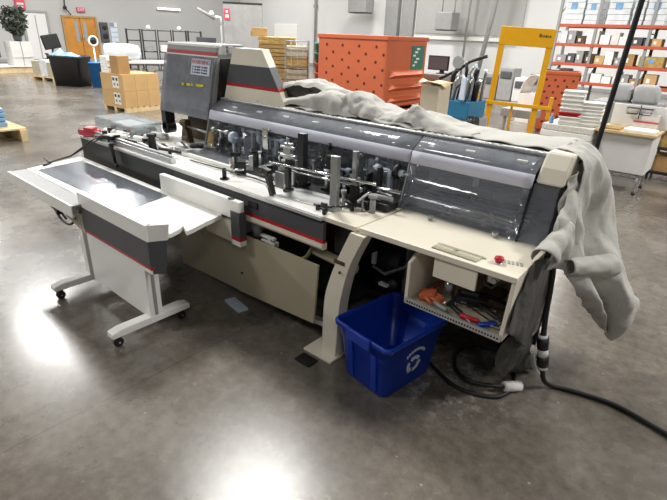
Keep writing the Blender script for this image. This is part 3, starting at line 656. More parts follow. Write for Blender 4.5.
# stand
b = MB(); b.box(-3.14,-2.455,1.19,1.205,0.10,0.44); tp('stand_panel', b, M['white'], bevel=0.002)
for x in (-3.22,-2.43):
    b = MB(); b.box(x-0.03,x+0.03,1.185,1.265,0.11,0.62); b.box(x+0.031,x+0.034,1.215,1.235,0.12,0.61, M['greyp']); tp('stand_column', b, M['white'], bevel=0.004)
    b = MB(); b.prism([(0.945,0.072),(1.45,0.072),(1.45,0.105),(1.40,0.118),(1.0,0.118),(0.945,0.105)],'x',x-0.033,x+0.033); ft = tp('foot_beam', b, M['white'], bevel=0.004)
    for y in (0.985,1.40):
        b = MB(); b.cyl((x-0.012,y,0.028),(x+0.012,y,0.028),0.028,n=18); b.box(x-0.018,x-0.014,y-0.02,y+0.015,0.025,0.062); b.box(x+0.014,x+0.018,y-0.02,y+0.015,0.025,0.062); b.cyl((x,y,0.055),(x,y,0.074),0.018); b.cyl((x-0.02,y,0.028),(x+0.02,y,0.028),0.006, M['steel'])
        tp('caster', b, M['rubber'], ft)
b = MB(); b.tube(smooth_path([(-3.68,1.19,0.56),(-3.62,1.19,0.49),(-3.53,1.19,0.43),(-3.42,1.19,0.425),(-3.36,1.2,0.45)],24),0.008); b.tube(smooth_path([(-3.56,1.2,0.57),(-3.54,1.2,0.49),(-3.47,1.2,0.45)],16),0.007); b.box(-3.62,-3.57,1.17,1.2,0.50,0.56); b.box(-3.56,-3.53,1.17,1.2,0.47,0.53); tp('control_cable', b, M['black'])
b = MB(); b.hexa([(-3.40,1.18,0.50),(-3.12,1.18,0.44),(-3.12,1.2,0.44),(-3.40,1.2,0.50),(-3.40,1.18,0.575),(-3.12,1.18,0.575),(-3.12,1.2,0.575),(-3.40,1.2,0.575)]); b.cyl((-3.25,1.172,0.52),(-3.25,1.18,0.52),0.01,M['darkmetal']); tp('side_bracket', b, M['tan'])
b = MB(); b.tube([(-4.25,1.42,0.665),(-4.02,1.52,0.75),(-3.95,1.66,0.86),(-4.0,1.75,0.875)],0.006); b.tube([(-4.30,1.41,0.70),(-4.23,1.43,0.665),(-4.19,1.36,0.666)],0.007); b.tube([(-4.02,1.52,0.75),(-3.99,1.70,0.84),(-3.93,1.74,0.88)],0.005); tp('paper_sensor_rod', b, M['darkmetal'])

# ------------------------------------------------------------------ grey dust cover pulled back over the hood
b = MB()
def heap(u):   # height of the crumpled heap along the machine
    pts = [(-2.80,1.235),(-2.45,1.245),(-2.30,1.29),(-2.12,1.31),(-1.98,1.32),(-1.86,1.29),(-1.70,1.265),(-1.54,1.275),(-1.45,1.27),(-1.30,1.24),(-1.1,1.238),(-0.85,1.244),(-0.66,1.256)]
    for (a,h0),(c_,h1) in zip(pts,pts[1:]):
        if u <= c_: t = max(0,(u-a)/(c_-a)); t = t*t*(3-2*t); return h0+(h1-h0)*t
    return pts[-1][1]
def fold(x,y):
    p = Vector((x*5.2+y*3.0, y*6.5-x*1.6, 2.3)); v = abs(noise.noise(p)); w = abs(noise.noise(p*2.3+Vector((5,1,0))))
    return 0.030*(0.5-v)+0.008*(0.5-w)
G = []; nx,ny = 120,36
for i in range(nx+1):
    x = -2.80+i*(2.14)/nx; row = []; h = heap(x)
    amt = 1.0 if x < -1.3 else max(0.22, 1.0-(x+1.3)*2.2)
    for j in range(ny+1):
        v = j/ny; yf = 2.415+0.03*math.sin(x*9)+0.015*math.sin(x*23) if x < -1.2 else 2.42+0.01*math.sin(x*14)
        y = yf+v*(2.98-yf)
        prof_ = math.sin(min(1,v/0.42)*PI/2)**0.8 if v < 0.42 else 1-0.9*((v-0.42)/0.58)**1.8
        base = 1.231+0.006*math.sin(x*31); z = base+(h-base)*prof_
        if y > 2.72: z = min(z, z-(y-2.72)*0.5)
        z += fold(x,y)*amt*math.sin(PI*min(1,0.12+v*0.95))
        z = max(z, 1.229 if y < 2.70 else 1.229-(y-2.70)*2.0)
        row.append((x,y+0.02*amt*noise.noise(Vector((x*6,y*6,7))),z))
    G.append(row)
b.grid(G, M['cloth'])
# loose upper folds lying on the heap
def folds(rows, seed, amp=0.014):
    R_ = [[(x,y,z) for y,z in r] for x,r in rows]
    b.grid(loft(R_,60,34,amp*1.5,9.0,seed), M['cloth'])
folds([(-2.78,[(2.46,1.243),(2.50,1.25),(2.60,1.255),(2.75,1.235)]),(-2.66,[(2.475,1.315),(2.50,1.345),(2.60,1.355),(2.78,1.25)]),(-2.50,[(2.50,1.365),(2.54,1.395),(2.64,1.39),(2.80,1.25)]),
 (-2.30,[(2.50,1.36),(2.55,1.392),(2.66,1.38),(2.80,1.24)]),(-2.10,[(2.50,1.32),(2.56,1.36),(2.66,1.34),(2.80,1.23)]),(-1.90,[(2.50,1.26),(2.56,1.285),(2.66,1.28),(2.80,1.22)])],1.0)
folds([(-2.74,[(2.415,1.232),(2.43,1.24),(2.47,1.247),(2.54,1.25)]),(-2.52,[(2.415,1.236),(2.42,1.262),(2.46,1.275),(2.56,1.28)]),(-2.32,[(2.42,1.25),(2.42,1.30),(2.46,1.322),(2.56,1.33)]),
 (-2.12,[(2.40,1.235),(2.415,1.325),(2.47,1.362),(2.58,1.36)]),(-2.0,[(2.40,1.235),(2.42,1.275),(2.47,1.31),(2.58,1.32)]),(-1.88,[(2.41,1.23),(2.43,1.24),(2.48,1.255),(2.58,1.265)])],4.0)
folds([(-2.10,[(2.45,1.27),(2.47,1.29),(2.52,1.30),(2.66,1.28)]),(-1.98,[(2.43,1.275),(2.45,1.345),(2.52,1.378),(2.68,1.34)]),(-1.84,[(2.415,1.235),(2.43,1.27),(2.50,1.325),(2.68,1.30)]),(-1.66,[(2.41,1.23),(2.42,1.243),(2.48,1.265),(2.66,1.25)])],8.0)
folds([(-1.78,[(2.41,1.23),(2.43,1.24),(2.50,1.265),(2.62,1.26)]),(-1.60,[(2.405,1.236),(2.42,1.268),(2.48,1.295),(2.62,1.27)]),(-1.495,[(2.41,1.255),(2.43,1.30),(2.47,1.345),(2.60,1.28)]),(-1.40,[(2.40,1.232),(2.42,1.262),(2.47,1.29),(2.60,1.26)]),(-1.12,[(2.41,1.229),(2.42,1.232),(2.46,1.238),(2.58,1.236)])],12.0,0.01)
cov = solo('dust_cover', b, M['cloth'], 'crumpled pale grey fabric dust cover heaped along the hood and hanging off its right end', 'cover', solid=0.004)
cv = lambda name, mb, m, **k: build(name, mb, m, cov, **k)
# over the end and down
rows = [
 [(-0.70,2.44,1.252),(-0.70,2.54,1.262),(-0.70,2.64,1.264),(-0.70,2.76,1.245),(-0.70,2.90,1.18)],
 [(-0.60,2.40,1.250),(-0.59,2.50,1.262),(-0.58,2.60,1.258),(-0.575,2.72,1.22),(-0.58,2.86,1.12)],
 [(-0.545,2.375,1.20),(-0.52,2.46,1.215),(-0.50,2.56,1.19),(-0.50,2.68,1.14),(-0.53,2.84,1.02)],
 [(-0.54,2.33,1.06),(-0.50,2.40,1.07),(-0.47,2.60,1.05),(-0.46,2.78,0.99),(-0.52,2.92,0.90)],
 [(-0.54,2.27,0.92),(-0.47,2.36,0.93),(-0.52,2.56,0.86),(-0.41,2.74,0.84),(-0.46,2.98,0.76)],
 [(-0.51,2.24,0.80),(-0.42,2.34,0.79),(-0.48,2.54,0.70),(-0.34,2.64,0.70),(-0.37,2.90,0.60)],
 [(-0.44,2.26,0.68),(-0.37,2.38,0.65),(-0.43,2.56,0.58),(-0.27,2.60,0.61),(-0.27,2.90,0.48)],
 [(-0.41,2.40,0.55),(-0.33,2.50,0.50),(-0.39,2.66,0.41),(-0.22,2.66,0.48),(-0.22,2.98,0.36)],
 [(-0.38,2.56,0.41),(-0.30,2.62,0.37),(-0.34,2.74,0.29),(-0.22,2.72,0.32),(-0.22,2.98,0.29)],
 [(-0.34,2.70,0.28),(-0.30,2.74,0.25),(-0.31,2.80,0.20),(-0.26,2.82,0.17),(-0.25,2.92,0.20)]]
b = MB(); b.grid(loft(rows,110,80,0.028,5.5,3.0)); cv('hanging_side', b, M['cloth'], solid=0.004)
# horizontal turned-back fold across the drape
def curl(a, c_, r0, r1, a0, a1, n=26, k=16, seed=0):
    A = Vector(a); C = Vector(c_); d = (C-A).normalized(); u = Vector((0,0,1)); u = (u-d*u.dot(d)).normalized(); w = d.cross(u); G = []
    for i in range(n+1):
        t = i/n; p = A+(C-A)*t; r = r0+(r1-r0)*t; row = []
        for j in range(k+1):
            s = a0+(a1-a0)*j/k; rr = r*(1+0.18*noise.noise(Vector((t*5,j*.35,seed))))
            row.append(p+u*math.cos(s)*rr+w*math.sin(s)*rr)
        G.append(row)
    return G
b = MB(); b.grid(curl((-0.46,2.20,0.775),(-0.345,2.56,0.70),0.035,0.055,-0.8,3.3,seed=2)); cv('turned_fold', b, M['cloth'], solid=0.004)
b = MB(); b.grid(curl((-0.515,2.00,0.86),(-0.505,2.22,0.955),0.055,0.030,-2.0,3.1,seed=5)); cv('rolled_corner', b, M['cloth'], solid=0.004)
rows = [[(-0.55,2.30,1.09),(-0.53,2.33,1.10),(-0.52,2.37,1.08)],[(-0.545,2.21,1.02),(-0.51,2.26,1.03),(-0.50,2.33,1.0)],[(-0.54,2.14,0.97),(-0.50,2.20,0.96),(-0.49,2.30,0.90)],[(-0.53,2.14,0.88),(-0.48,2.22,0.86),(-0.48,2.30,0.82)],[(-0.53,2.18,0.78),(-0.49,2.24,0.74),(-0.49,2.30,0.72)]]
b = MB(); b.grid(loft(rows,40,24,0.02,9,6)); cv('gathered_strand', b, M['cloth'], solid=0.004)
rows = [[(-0.565,2.31,1.165),(-0.55,2.36,1.18),(-0.54,2.42,1.17)],[(-0.56,2.265,1.05),(-0.54,2.32,1.06),(-0.515,2.40,1.05)],[(-0.555,2.225,0.95),(-0.535,2.27,0.94),(-0.51,2.36,0.92)],[(-0.55,2.19,0.87),(-0.53,2.24,0.85),(-0.51,2.32,0.82)]]
b = MB(); b.grid(loft(rows,50,30,0.022,12,2)); cv('side_strand', b, M['cloth'], solid=0.004)
# tail beside the tool compartment, its cloth coloured dark for shade
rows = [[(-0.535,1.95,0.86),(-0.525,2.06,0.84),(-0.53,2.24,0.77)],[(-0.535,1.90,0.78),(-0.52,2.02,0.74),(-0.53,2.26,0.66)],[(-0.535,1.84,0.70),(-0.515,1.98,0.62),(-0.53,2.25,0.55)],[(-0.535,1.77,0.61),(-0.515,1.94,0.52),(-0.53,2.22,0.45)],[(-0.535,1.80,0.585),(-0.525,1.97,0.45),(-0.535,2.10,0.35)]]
b = MB(); b.grid(loft(rows,40,24,0.012,8,1)); cv('shaded_tail', b, M['clothshade'], solid=0.004, label='cover tail darkened for shade')
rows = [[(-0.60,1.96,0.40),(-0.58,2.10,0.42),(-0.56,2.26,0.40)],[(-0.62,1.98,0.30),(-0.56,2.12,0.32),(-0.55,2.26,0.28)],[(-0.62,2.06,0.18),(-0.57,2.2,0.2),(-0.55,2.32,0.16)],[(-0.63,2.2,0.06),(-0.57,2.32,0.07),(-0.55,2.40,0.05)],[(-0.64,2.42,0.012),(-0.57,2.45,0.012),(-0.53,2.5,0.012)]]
b = MB(); b.grid(loft(rows,40,24,0.02,8,8)); cv('trailing_tail', b, M['clothshade'], solid=0.004, label='shade-darkened tail trailing on the floor')

# white paper slip by the cable
b = MB(); b.grid(loft([[(-0.63,2.42,0.15),(-0.60,2.43,0.13),(-0.56,2.44,0.11)],[(-0.635,2.42,0.08),(-0.58,2.42,0.06),(-0.53,2.42,0.05)],[(-0.60,2.40,0.02),(-0.55,2.41,0.012),(-0.485,2.42,0.012)]],14,14)); solo('paper_slip', b, M['paper'], 'curved white paper slip standing on the floor beside the hanging cable connector', 'paper', solid=0.002)

# ------------------------------------------------------------------ blue recycling bin
bn = thing('recycling_bin', 'open blue plastic recycling bin with a white printed mark under the shelf', 'bin', (-1.155,1.88,0))
def ring(w, d, z, n=8, r=0.035, notch=0.0):
    P = []
    for (sx,sy,a0) in ((1,-1,-PI/2),(1,1,0),(-1,1,PI/2),(-1,-1,PI)):
        for k in range(n+1):
            a = a0+PI/2*k/n; P.append(Vector((sx*(w/2-r)+r*math.cos(a), sy*(d/2-r)+r*math.sin(a), z)))
    return P
b = MB(); W,D,Hh = 0.385,0.475,0.345; o = [ring(0.29,0.375,0.0),ring(0.295,0.38,0.012),ring(0.345,0.432,0.255),ring(0.352,0.44,0.258),ring(0.368,0.456,Hh-0.03),ring(W+0.012,D+0.012,Hh-0.03),ring(W+0.016,D+0.016,Hh-0.008),ring(W+0.008,D+0.008,Hh),ring(W-0.012,D-0.012,Hh),ring(W-0.022,D-0.022,Hh-0.02),ring(0.285,0.37,0.02)]
def rings(b, o, m=None):
    n = len(o[0]); s = len(b.v)
    for r in o: b.v += r
    for i in range(len(o)-1):
        for k in range(n): l = (k+1)%n; b.face([s+i*n+k,s+i*n+l,s+(i+1)*n+l,s+(i+1)*n+k], m, True)
    b.face([s+k for k in range(n-1,-1,-1)], m); b.face([s+(len(o)-1)*n+k for k in range(n)], m)
rings(b, o)
for v in b.v: v += Vector((-1.155,1.88,0))
body = build('bin_body', b, M['blue'], bn)
# moulded ribs and grip on the two long walls and ends
for sx,sy in ((0,-1),(0,1)):
    for k in (-0.085,0.085):
        b = MB(); y0 = sy*0.190; y1 = sy*0.215
        b.hexa([(-1.155+k-0.02,1.88+y0-0.012,0.02),(-1.155+k+0.02,1.88+y0-0.012,0.02),(-1.155+k+0.02,1.88+y0+0.012,0.02),(-1.155+k-0.02,1.88+y0+0.012,0.02),(-1.155+k-0.02,1.88+y1-0.012,0.26),(-1.155+k+0.02,1.88+y1-0.012,0.26),(-1.155+k+0.02,1.88+y1+0.012,0.26),(-1.155+k-0.02,1.88+y1+0.012,0.26)])
        build('side_rib', b, M['blue'], body, bevel=0.006)
    b = MB(); y = 1.88+sy*0.246; b.box(-1.155-0.085,-1.155+0.085,y-0.012,y+0.012,0.285,0.348); build('grip', b, M['blue'], body, bevel=0.008)
# white chasing-arrow mark and lettering on the right-hand wall
b = MB(); xw = lambda z: -1.155+0.145+0.0275*(z/0.255)+0.0025
cy_,cz_ = 1.89,0.142
for k in range(3):
    a = PI/2+k*2*PI/3
    for i in range(5):
        t0 = a-1.05+i*0.36; t1 = t0+0.37; P = []
        r0,r1 = (0.030,0.054) if i < 4 else (0.020,0.064)
        q = [(r0,t0),(r1,t0),(r1 if i < 4 else 0.046,t1),(r0 if i < 4 else 0.046,t1)]
        P = [(xw(cz_+r*math.sin(t)), cy_+r*math.cos(t), cz_+r*math.sin(t)) for r,t in q]
        if i == 4: P = P[:3]
        b.add(P,[tuple(range(len(P)))], M['inkwhite'])
build('recycling_mark', b, M['inkwhite'], body, label='white printed recycling mark', solid=0.001)
b = MB()
for i in range(9):
    a = 2.3-i*0.19; y = cy_+0.095*math.cos(a); z = cz_+0.095*math.sin(a); s = 0.006
    b.add([(xw(z),y-s,z-0.009),(xw(z),y-s+0.004,z-0.009),(xw(z),y+s,z+0.009),(xw(z),y-s,z+0.009)],[(0,1,2,3)], M['inkwhite'])
    b.add([(xw(z),y+0.003,z-0.008),(xw(z),y+0.007,z-0.008),(xw(z),y+0.007,z+0.003),(xw(z),y+0.003,z+0.003)],[(0,1,2,3)], M['inkwhite'])
build('printed_lettering', b, M['inkwhite'], body, solid=0.001)
bn.rotation_euler = (0,0,-0.14)

# coiled black cable with white plug on the floor
b = MB()
pts = smooth_path([(-1.02,2.10,0.012),(-0.92,2.05,0.012),(-0.80,2.01,0.012),(-0.68,2.04,0.012),(-0.60,2.10,0.012),(-0.575,2.22,0.014),(-0.62,2.34,0.016),(-0.74,2.46,0.016),(-0.86,2.46,0.016),(-0.935,2.36,0.014),(-0.935,2.25,0.013),(-0.86,2.13,0.020),(-0.76,2.08,0.032),(-0.66,2.12,0.036),(-0.60,2.17,0.032)],90)
b.tube(pts,0.011); cc = solo('extension_cable', b, M['rubber'], 'coiled black cable with a white plug lying on the floor beside the blue bin', 'cable')
b = MB(); b.cyl((-0.605,2.165,0.032),(-0.545,2.235,0.032),0.028,n=16); b.cyl((-0.545,2.235,0.032),(-0.54,2.241,0.032),0.022,M['greyp'],16)
for s in (-0.01,0.01): b.box(-0.54+s,-0.537+s,2.236,2.262,0.026,0.038, M['steel'])
build('plug', b, M['paper'], cc, label='white plug')

# bright metal plate on the floor under the access panel
b = MB(); b.hexa([(-2.40,1.72,0),(-2.22,1.69,0),(-2.20,1.76,0),(-2.38,1.79,0),(-2.40,1.72,0.02),(-2.22,1.69,0.02),(-2.20,1.76,0.02),(-2.38,1.79,0.02)]); solo('floor_plate', b, M['inkwhite'], 'small bright metal plate on the floor below the lower beige panel', 'plate', bevel=0.003)
b = MB(); b.box(-1.60,-1.49,1.595,1.675,0,0.012); solo('rubber_pad', b, M['black'], 'flat black pad on the floor in front of the curved leg foot', 'pad', bevel=0.003)

# ------------------------------------------------------------------ tools lying in the compartment
ZT = 0.538
def tube_thing(name, pts, r, m, label, cat, n=40): 
    b = MB(); b.tube(smooth_path(pts,n), r); return solo(name, b, m, label, cat)
t = thing('work_glove', 'bright orange rubber glove at the left of the tool compartment', 'glove', (-0.97,1.87,ZT))
b = MB(); b.obox((-0.965,1.875,ZT+0.024),(0.085,0.07,0.042),(0.2,-0.2,0.3)); build('palm', b, M['orange'], t, bevel=0.015)
for k in range(4):
    b = MB(); b.tube([(-0.935+0.0*k,1.85+k*0.016,ZT+0.03),(-0.905,1.848+k*0.017,ZT+0.028),(-0.885,1.848+k*0.017,ZT+0.012)],[0.010,0.009,0.007]); build('finger', b, M['orange'], t)
b = MB(); b.tube([(-0.96,1.84,ZT+0.03),(-0.93,1.825,ZT+0.024),(-0.91,1.825,ZT+0.012)],[0.010,0.009,0.007]); build('thumb', b, M['orange'], t)
t = thing('spray_can', 'grey can with white cap standing near the left of the tool compartment', 'can', (-0.905,1.97,ZT))
b = MB(); b.lathe([(0.024,ZT),(0.026,ZT+0.004),(0.026,ZT+0.075),(0.018,ZT+0.086)],(-0.905,1.97,0)); build('can_body', b, M['steel'], t)
b = MB(); b.lathe([(0.019,ZT+0.086),(0.019,ZT+0.108),(0.012,ZT+0.112)],(-0.905,1.97,0)); build('cap', b, M['white'], t)
b = MB(); b.tube(smooth_path([(-0.86,1.88,ZT+0.012),(-0.84,1.98,ZT+0.02),(-0.76,2.05,ZT+0.03),(-0.66,2.06,ZT+0.025),(-0.60,2.0,ZT+0.012),(-0.62,1.93,ZT+0.012),(-0.72,1.96,ZT+0.02),(-0.82,2.03,ZT+0.014)],60),0.010); solo('cable_bundle', b, M['rubber'], 'loop of black cable lying across the tool compartment', 'cable')
def screwdriver(x, y, a, mh, label):
    t = thing('screwdriver', label, 'screwdriver', (x,y,ZT)); c_,s_ = math.cos(a),math.sin(a); P = lambda d,z: (x+c_*d,y+s_*d,ZT+z)
    b = MB(); b.tube([P(-0.05,0.014),P(-0.045,0.014),P(0.0,0.014),P(0.03,0.014),P(0.04,0.014)],[0.008,0.013,0.012,0.013,0.008]); build('handle', b, mh, t)
    b = MB(); b.tube([P(0.04,0.014),P(0.13,0.010)],0.0035); build('shaft', b, M['steel'], t)
screwdriver(-0.72,1.835,0.15,M['redknob'],'red handled screwdriver at the front edge of the tool compartment')
screwdriver(-0.64,1.85,0.9,M['blue'],'blue handled screwdriver at the right of the tool compartment')
screwdriver(-0.80,1.86,-0.5,M['black'],'black handled screwdriver at the middle of the tool compartment front')
def wrench(x, y, a, label):
    c_,s_ = math.cos(a),math.sin(a); b = MB(); z = ZT+0.012
    b.obox((x,y,z),(0.13,0.014,0.007),(0,0,a))
    for d in (-0.072,0.072): b.lathe([(0.016,z-0.006),(0.017,z-0.004),(0.017,z+0.004),(0.016,z+0.006)],(x+c_*d,y+s_*d,0),n=14)
    solo('wrench', b, M['chrome'], label, 'wrench')
wrench(-0.86,1.90,0.9,'chrome wrench lying beside the orange glove')
screwdriver(-0.87,1.835,-0.25,M['greyp'],'grey handled screwdriver beside the orange glove at the compartment front')
wrench(-0.76,1.94,0.25,'chrome wrench lying across the middle of the tool compartment')
wrench(-0.63,1.93,-0.9,'chrome wrench lying near the right wall of the tool compartment')
b = MB(); b.obox((-0.79,1.99,ZT+0.022),(0.15,0.06,0.044),(0.1,0.1,0.4)); b.cyl((-0.84,1.97,ZT+0.05),(-0.76,2.0,ZT+0.05),0.018); solo('dark_bracket', b, M['darkmetal'], 'dark metal bracket lying behind the tools in the compartment', 'bracket', bevel=0.004)
tube_thing('thin_wire', [(-0.99,1.93,ZT+0.01),(-0.96,2.0,ZT+0.05),(-0.93,2.04,ZT+0.09),(-0.97,2.08,ZT+0.06),(-0.99,2.02,ZT+0.02)],0.005,M['redknob'],'thin red wire bundle behind the orange glove','wire')
wrench(-0.70,1.90,-0.35,'chrome wrench lying behind the red screwdriver')
t = thing('pliers', 'brown handled pliers at the back of the tool compartment', 'pliers', (-0.68,2.0,ZT))
for s in (-1,1):
    b = MB(); b.tube([(-0.68,2.0,ZT+0.015),(-0.64,2.0+s*0.018,ZT+0.015),(-0.60,2.0+s*0.022,ZT+0.015)],0.007); build('grip', b, M['bronze'], t)
b = MB(); b.tube([(-0.69,2.0,ZT+0.015),(-0.73,2.0,ZT+0.015)],[0.012,0.005]); build('jaws', b, M['darkmetal'], t)
b = MB(); b.box(-0.80,-0.70,2.10,2.2,ZT,ZT+0.03); solo('parts_tin', b, M['bronze'], 'small brown tin at the back wall of the tool compartment', 'tin', bevel=0.004)

# ------------------------------------------------------------------ orange bulk bins
def bulk_bin(loc, w, d, z0, h, label, sheet=True, rot=0):
    t = thing('bulk_bin', label, 'bin', (0,0,0), 'orange bulk bins')
    b = MB(); b.box(0,w,0,d,z0+0.05,z0+h); body = build('bin_wall', b, M['orange'], t, bevel=0.03)
    b = MB(); b.box(-0.015,w+0.015,-0.015,d+0.015,z0+h-0.07,z0+h); build('rim', b, M['orange'], t, bevel=0.012)
    r = 0; z = z0+h-0.17
    while z > z0+0.12:
        for k in range(4):
            x = w*(0.14+0.24*k+(0.10 if r%2 else 0))
            if x < w-0.05:
                b = MB(); b.cyl((x,-0.004,z),(x,0.01,z),0.024,n=12); build('bolt_hole', b, M['orangedark'], body)
        z -= 0.115; r += 1
    b = MB()
    for k in range(3):
        zc = z0+0.12+k*0.20
        if zc+0.14 > z0+h-0.06: continue
        b.hexa([(w,d*0.08,zc),(w+0.09,d*0.16,zc+0.05),(w+0.09,d*0.84,zc+0.05),(w,d*0.92,zc),(w,d*0.08,zc+0.13),(w+0.012,d*0.16,zc+0.10),(w+0.012,d*0.84,zc+0.10),(w,d*0.92,zc+0.13)])
    build('moulded_rib', b, M['orange'], t, bevel=0.008)
    for k in (0.1,0.45,0.8):
        b = MB(); b.box(w*k,w*k+0.12,0.05,d-0.05,z0,z0+0.05); build('skid', b, M['orange'], t)
    if sheet:
        b = MB(); b.box(w+0.001,w+0.008,d*0.60,d*0.92,z0+h*0.55,z0+h*0.88)
        for k in range(6): b.box(w+0.008,w+0.010,d*(0.64+0.04*(k%3)),d*(0.70+0.05*(k%3)),z0+h*(0.60+0.045*k),z0+h*(0.625+0.045*k),M['paper'])
        build('route_card', b, M['green'], t, label='green and white card in a holder')
    t.location = loc; t.rotation_euler = (0,0,rot); return t
bulk_bin((-6.25,6.8,0),1.48,1.22,0.55,1.16,'large orange bulk bin with rows of dark holes and a green card, behind the hood')
bulk_bin((-6.25,6.8,0),1.48,1.22,0.0,0.545,'lower orange bulk bin carrying the one with the green card', False)
bulk_bin((-3.52,10.45,0),0.68,0.5,0.0,1.20,'dull orange bin behind the right post of the yellow lift', False, 0.29)

# ------------------------------------------------------------------ yellow stacker lift
t = thing('lift_frame', 'yellow steel lift mast with a wide header plate and cross bar', 'lift', (-3.385,8.865,0)); lift = t
def lp(name, mb, m=None, **k):
    return build(name, mb, m or M['yellow'], t, **k)
c0 = Vector((-3.385,8.865,0)); ca = math.radians(21)
def rotmb(mb, c=c0, a=ca):
    R = Matrix.Rotation(a,3,'Z')
    for i,v in enumerate(mb.v): mb.v[i] = c+R@v
    return mb
for s in (-1,1):
    b = MB(); b.box(s*0.385-0.05,s*0.385+0.05,-0.04,0.04,0.05,1.66); lp('mast_post', rotmb(b), bevel=0.006)
    b = MB(); b.box(s*0.62-0.03,s*0.62+0.03,-0.05,0.01,0.48,0.86); lp('bar_end', rotmb(b), bevel=0.006)
    b = MB(); b.box(s*0.385-0.05,s*0.385+0.05,-0.75,0.04,0.03,0.10); b.cyl((s*0.385-0.05,-0.68,0.04),(s*0.385+0.05,-0.68,0.04),0.04,M['black']); lp('base_leg', rotmb(b), bevel=0.006)
b = MB(); b.box(-0.44,0.44,-0.05,0.05,1.63,1.92); hp = lp('header_plate', rotmb(b), bevel=0.008)
b = MB()
for i,(w,h) in enumerate(((0.03,0.05),(0.018,0.035),(0.022,0.03),(0.03,0.035),(0.02,0.03),(0.03,0.03))): b.box(0.19+i*0.032,0.19+i*0.032+w*0.8,-0.056,-0.05,1.79,1.79+h)
build('maker_mark', rotmb(b), M['bronze'], hp)
b = MB(); b.box(-0.64,0.64,-0.075,-0.04,0.645,0.705); lp('cross_bar', rotmb(b), bevel=0.006)
b = MB(); b.box(-0.02,0.02,0.0,0.04,0.1,0.64); lp('centre_strut', rotmb(b))

lift.rotation_euler = Matrix.Rotation(0.035,4,Vector((-math.sin(ca),math.cos(ca),0))).to_euler(); lift.location = (-3.425,8.85,0.0)

# ------------------------------------------------------------------ torn carton, monitor, collating machine and neighbours
t = thing('tall_carton', 'tall pale carton with a torn top flap beside the big orange bin', 'carton', (-2.95,5.32,0))
b = MB(); b.box(-3.10,-2.87,5.18,5.46,0,1.20); build('carton_body', b, mat('pale_carton',(206,194,172),0.8), t, bevel=0.004)
b = MB(); b.grid([[(-3.13,5.15+0.04*j,1.20+0.045*math.sin(j*0.7)+0.02) for j in range(8)],[(-3.0,5.14+0.042*j,1.22+0.03*math.sin(j*1.1+1)) for j in range(8)],[(-2.84,5.15+0.045*j,1.205+0.025*math.sin(j*0.9+2)) for j in range(8)]], M['wood']); build('torn_flap', b, M['wood'], t, solid=0.006)

t = thing('computer_cart', 'dark monitor cart half hidden behind the torn carton', 'cart', (-4.75,8.75,0))
b = MB(); b.box(-5.15,-4.55,8.55,9.0,0.12,1.08); build('cabinet', b, M['trimgrey'], t, bevel=0.01)
for x in (-5.1,-4.6):
    b = MB(); b.cyl((x,8.6,0),(x,8.6,0.12),0.04); b.cyl((x,8.95,0),(x,8.95,0.12),0.04); build('caster', b, M['black'], t)
t = thing('monitor', 'black computer monitor standing on the cart behind the torn carton', 'monitor', (-4.93,8.8,1.08))
b = MB(); b.box(-5.18,-4.74,8.80,8.84,1.14,1.40); build('screen_housing', b, M['black'], t, bevel=0.008)
b = MB(); b.box(-5.16,-4.76,8.795,8.80,1.16,1.38); build('screen', b, M['charcoal'], t)
b = MB(); b.box(-4.92,-4.84,8.82,8.86,1.08,1.16); b.box(-4.95,-4.80,8.75,8.92,1.08,1.095); build('stand', b, M['black'], t)

t = thing('collating_machine', 'teal based machine crowded with upright tubes left of the yellow lift', 'machine', (-3.35,6.9,0))
b = MB(); b.box(-3.50,-3.06,6.55,7.1,0.0,0.66); build('cabinet', b, M['greyp'], t, bevel=0.01)
b = MB(); b.box(-3.48,-3.12,6.53,7.08,0.66,0.90); build('base', b, M['teal'], t, bevel=0.01)
rnd = random.Random(5)
for i in range(18):
    x = -3.46+(i%6)*0.066+rnd.uniform(-.02,.02); y = 6.57+(i//6)*0.16; h = 1.05+rnd.random()*0.35
    b = MB(); b.tube([(x,y,0.90),(x+0.02,y,h-0.08),(x+rnd.uniform(-.02,.10),y-0.02,h)],rnd.choice((0.016,0.024,0.034)),n=8); build('upright_tube', b, rnd.choice([M['steel'],M['black'],M['darkmetal'],M['inkwhite'],M['black']]), t)
b = MB(); b.tube([(-3.72,6.7,1.16),(-3.45,6.72,1.30),(-3.30,6.75,1.42),(-3.08,6.80,1.50)],0.022); build('boom_arm', b, M['black'], t)
b = MB(); b.lathe([(0.085,6.70),(0.085,6.72),(0.03,6.725)],(-3.46,0,1.40),M['greyp'],18,'y'); build('grey_disc', b, M['greyp'], t)
b = MB(); b.box(-3.27,-3.20,6.50,6.54,0.92,1.22); build('display_box', b, M['inkwhite'], t, bevel=0.005)
b = MB(); b.lathe([(0.10,-3.10),(0.10,-2.98)],(0,6.55,0.62),M['black'],18,'x'); b.box(-3.10,-2.98,6.5,6.6,0,0.55); solo('black_roll', b, M['black'], 'black roller end on a stand at the foot of the teal machine', 'roller')
b = MB(); b.box(-3.9,-3.25,9.6,10.0,0.35,0.5); b.box(-3.85,-3.8,9.65,9.7,0,0.35); b.box(-3.35,-3.3,9.65,9.7,0,0.35); b.box(-3.85,-3.8,9.9,9.95,0,0.35); b.box(-3.35,-3.3,9.9,9.95,0,0.35); solo('grey_conveyor', b, M['trimgrey'], 'grey bench seen low between the posts of the yellow lift', 'bench', bevel=0.01)
b = MB(); G = []
for i in range(19):
    a = PI*i/18; G.append([(-4.30+0.28*(1-math.cos(a))/1.0+0.02*k, 11.5+k*0.12, 0.62+0.42*math.sin(a)) for k in range(5)])
b.grid(G, M['paper']); b.box(-4.30,-3.67,11.5,12.0,0,0.63); solo('covered_machine', b, M['paper'], 'white hooded machine seen through the yellow lift', 'machine', solid=0.01)
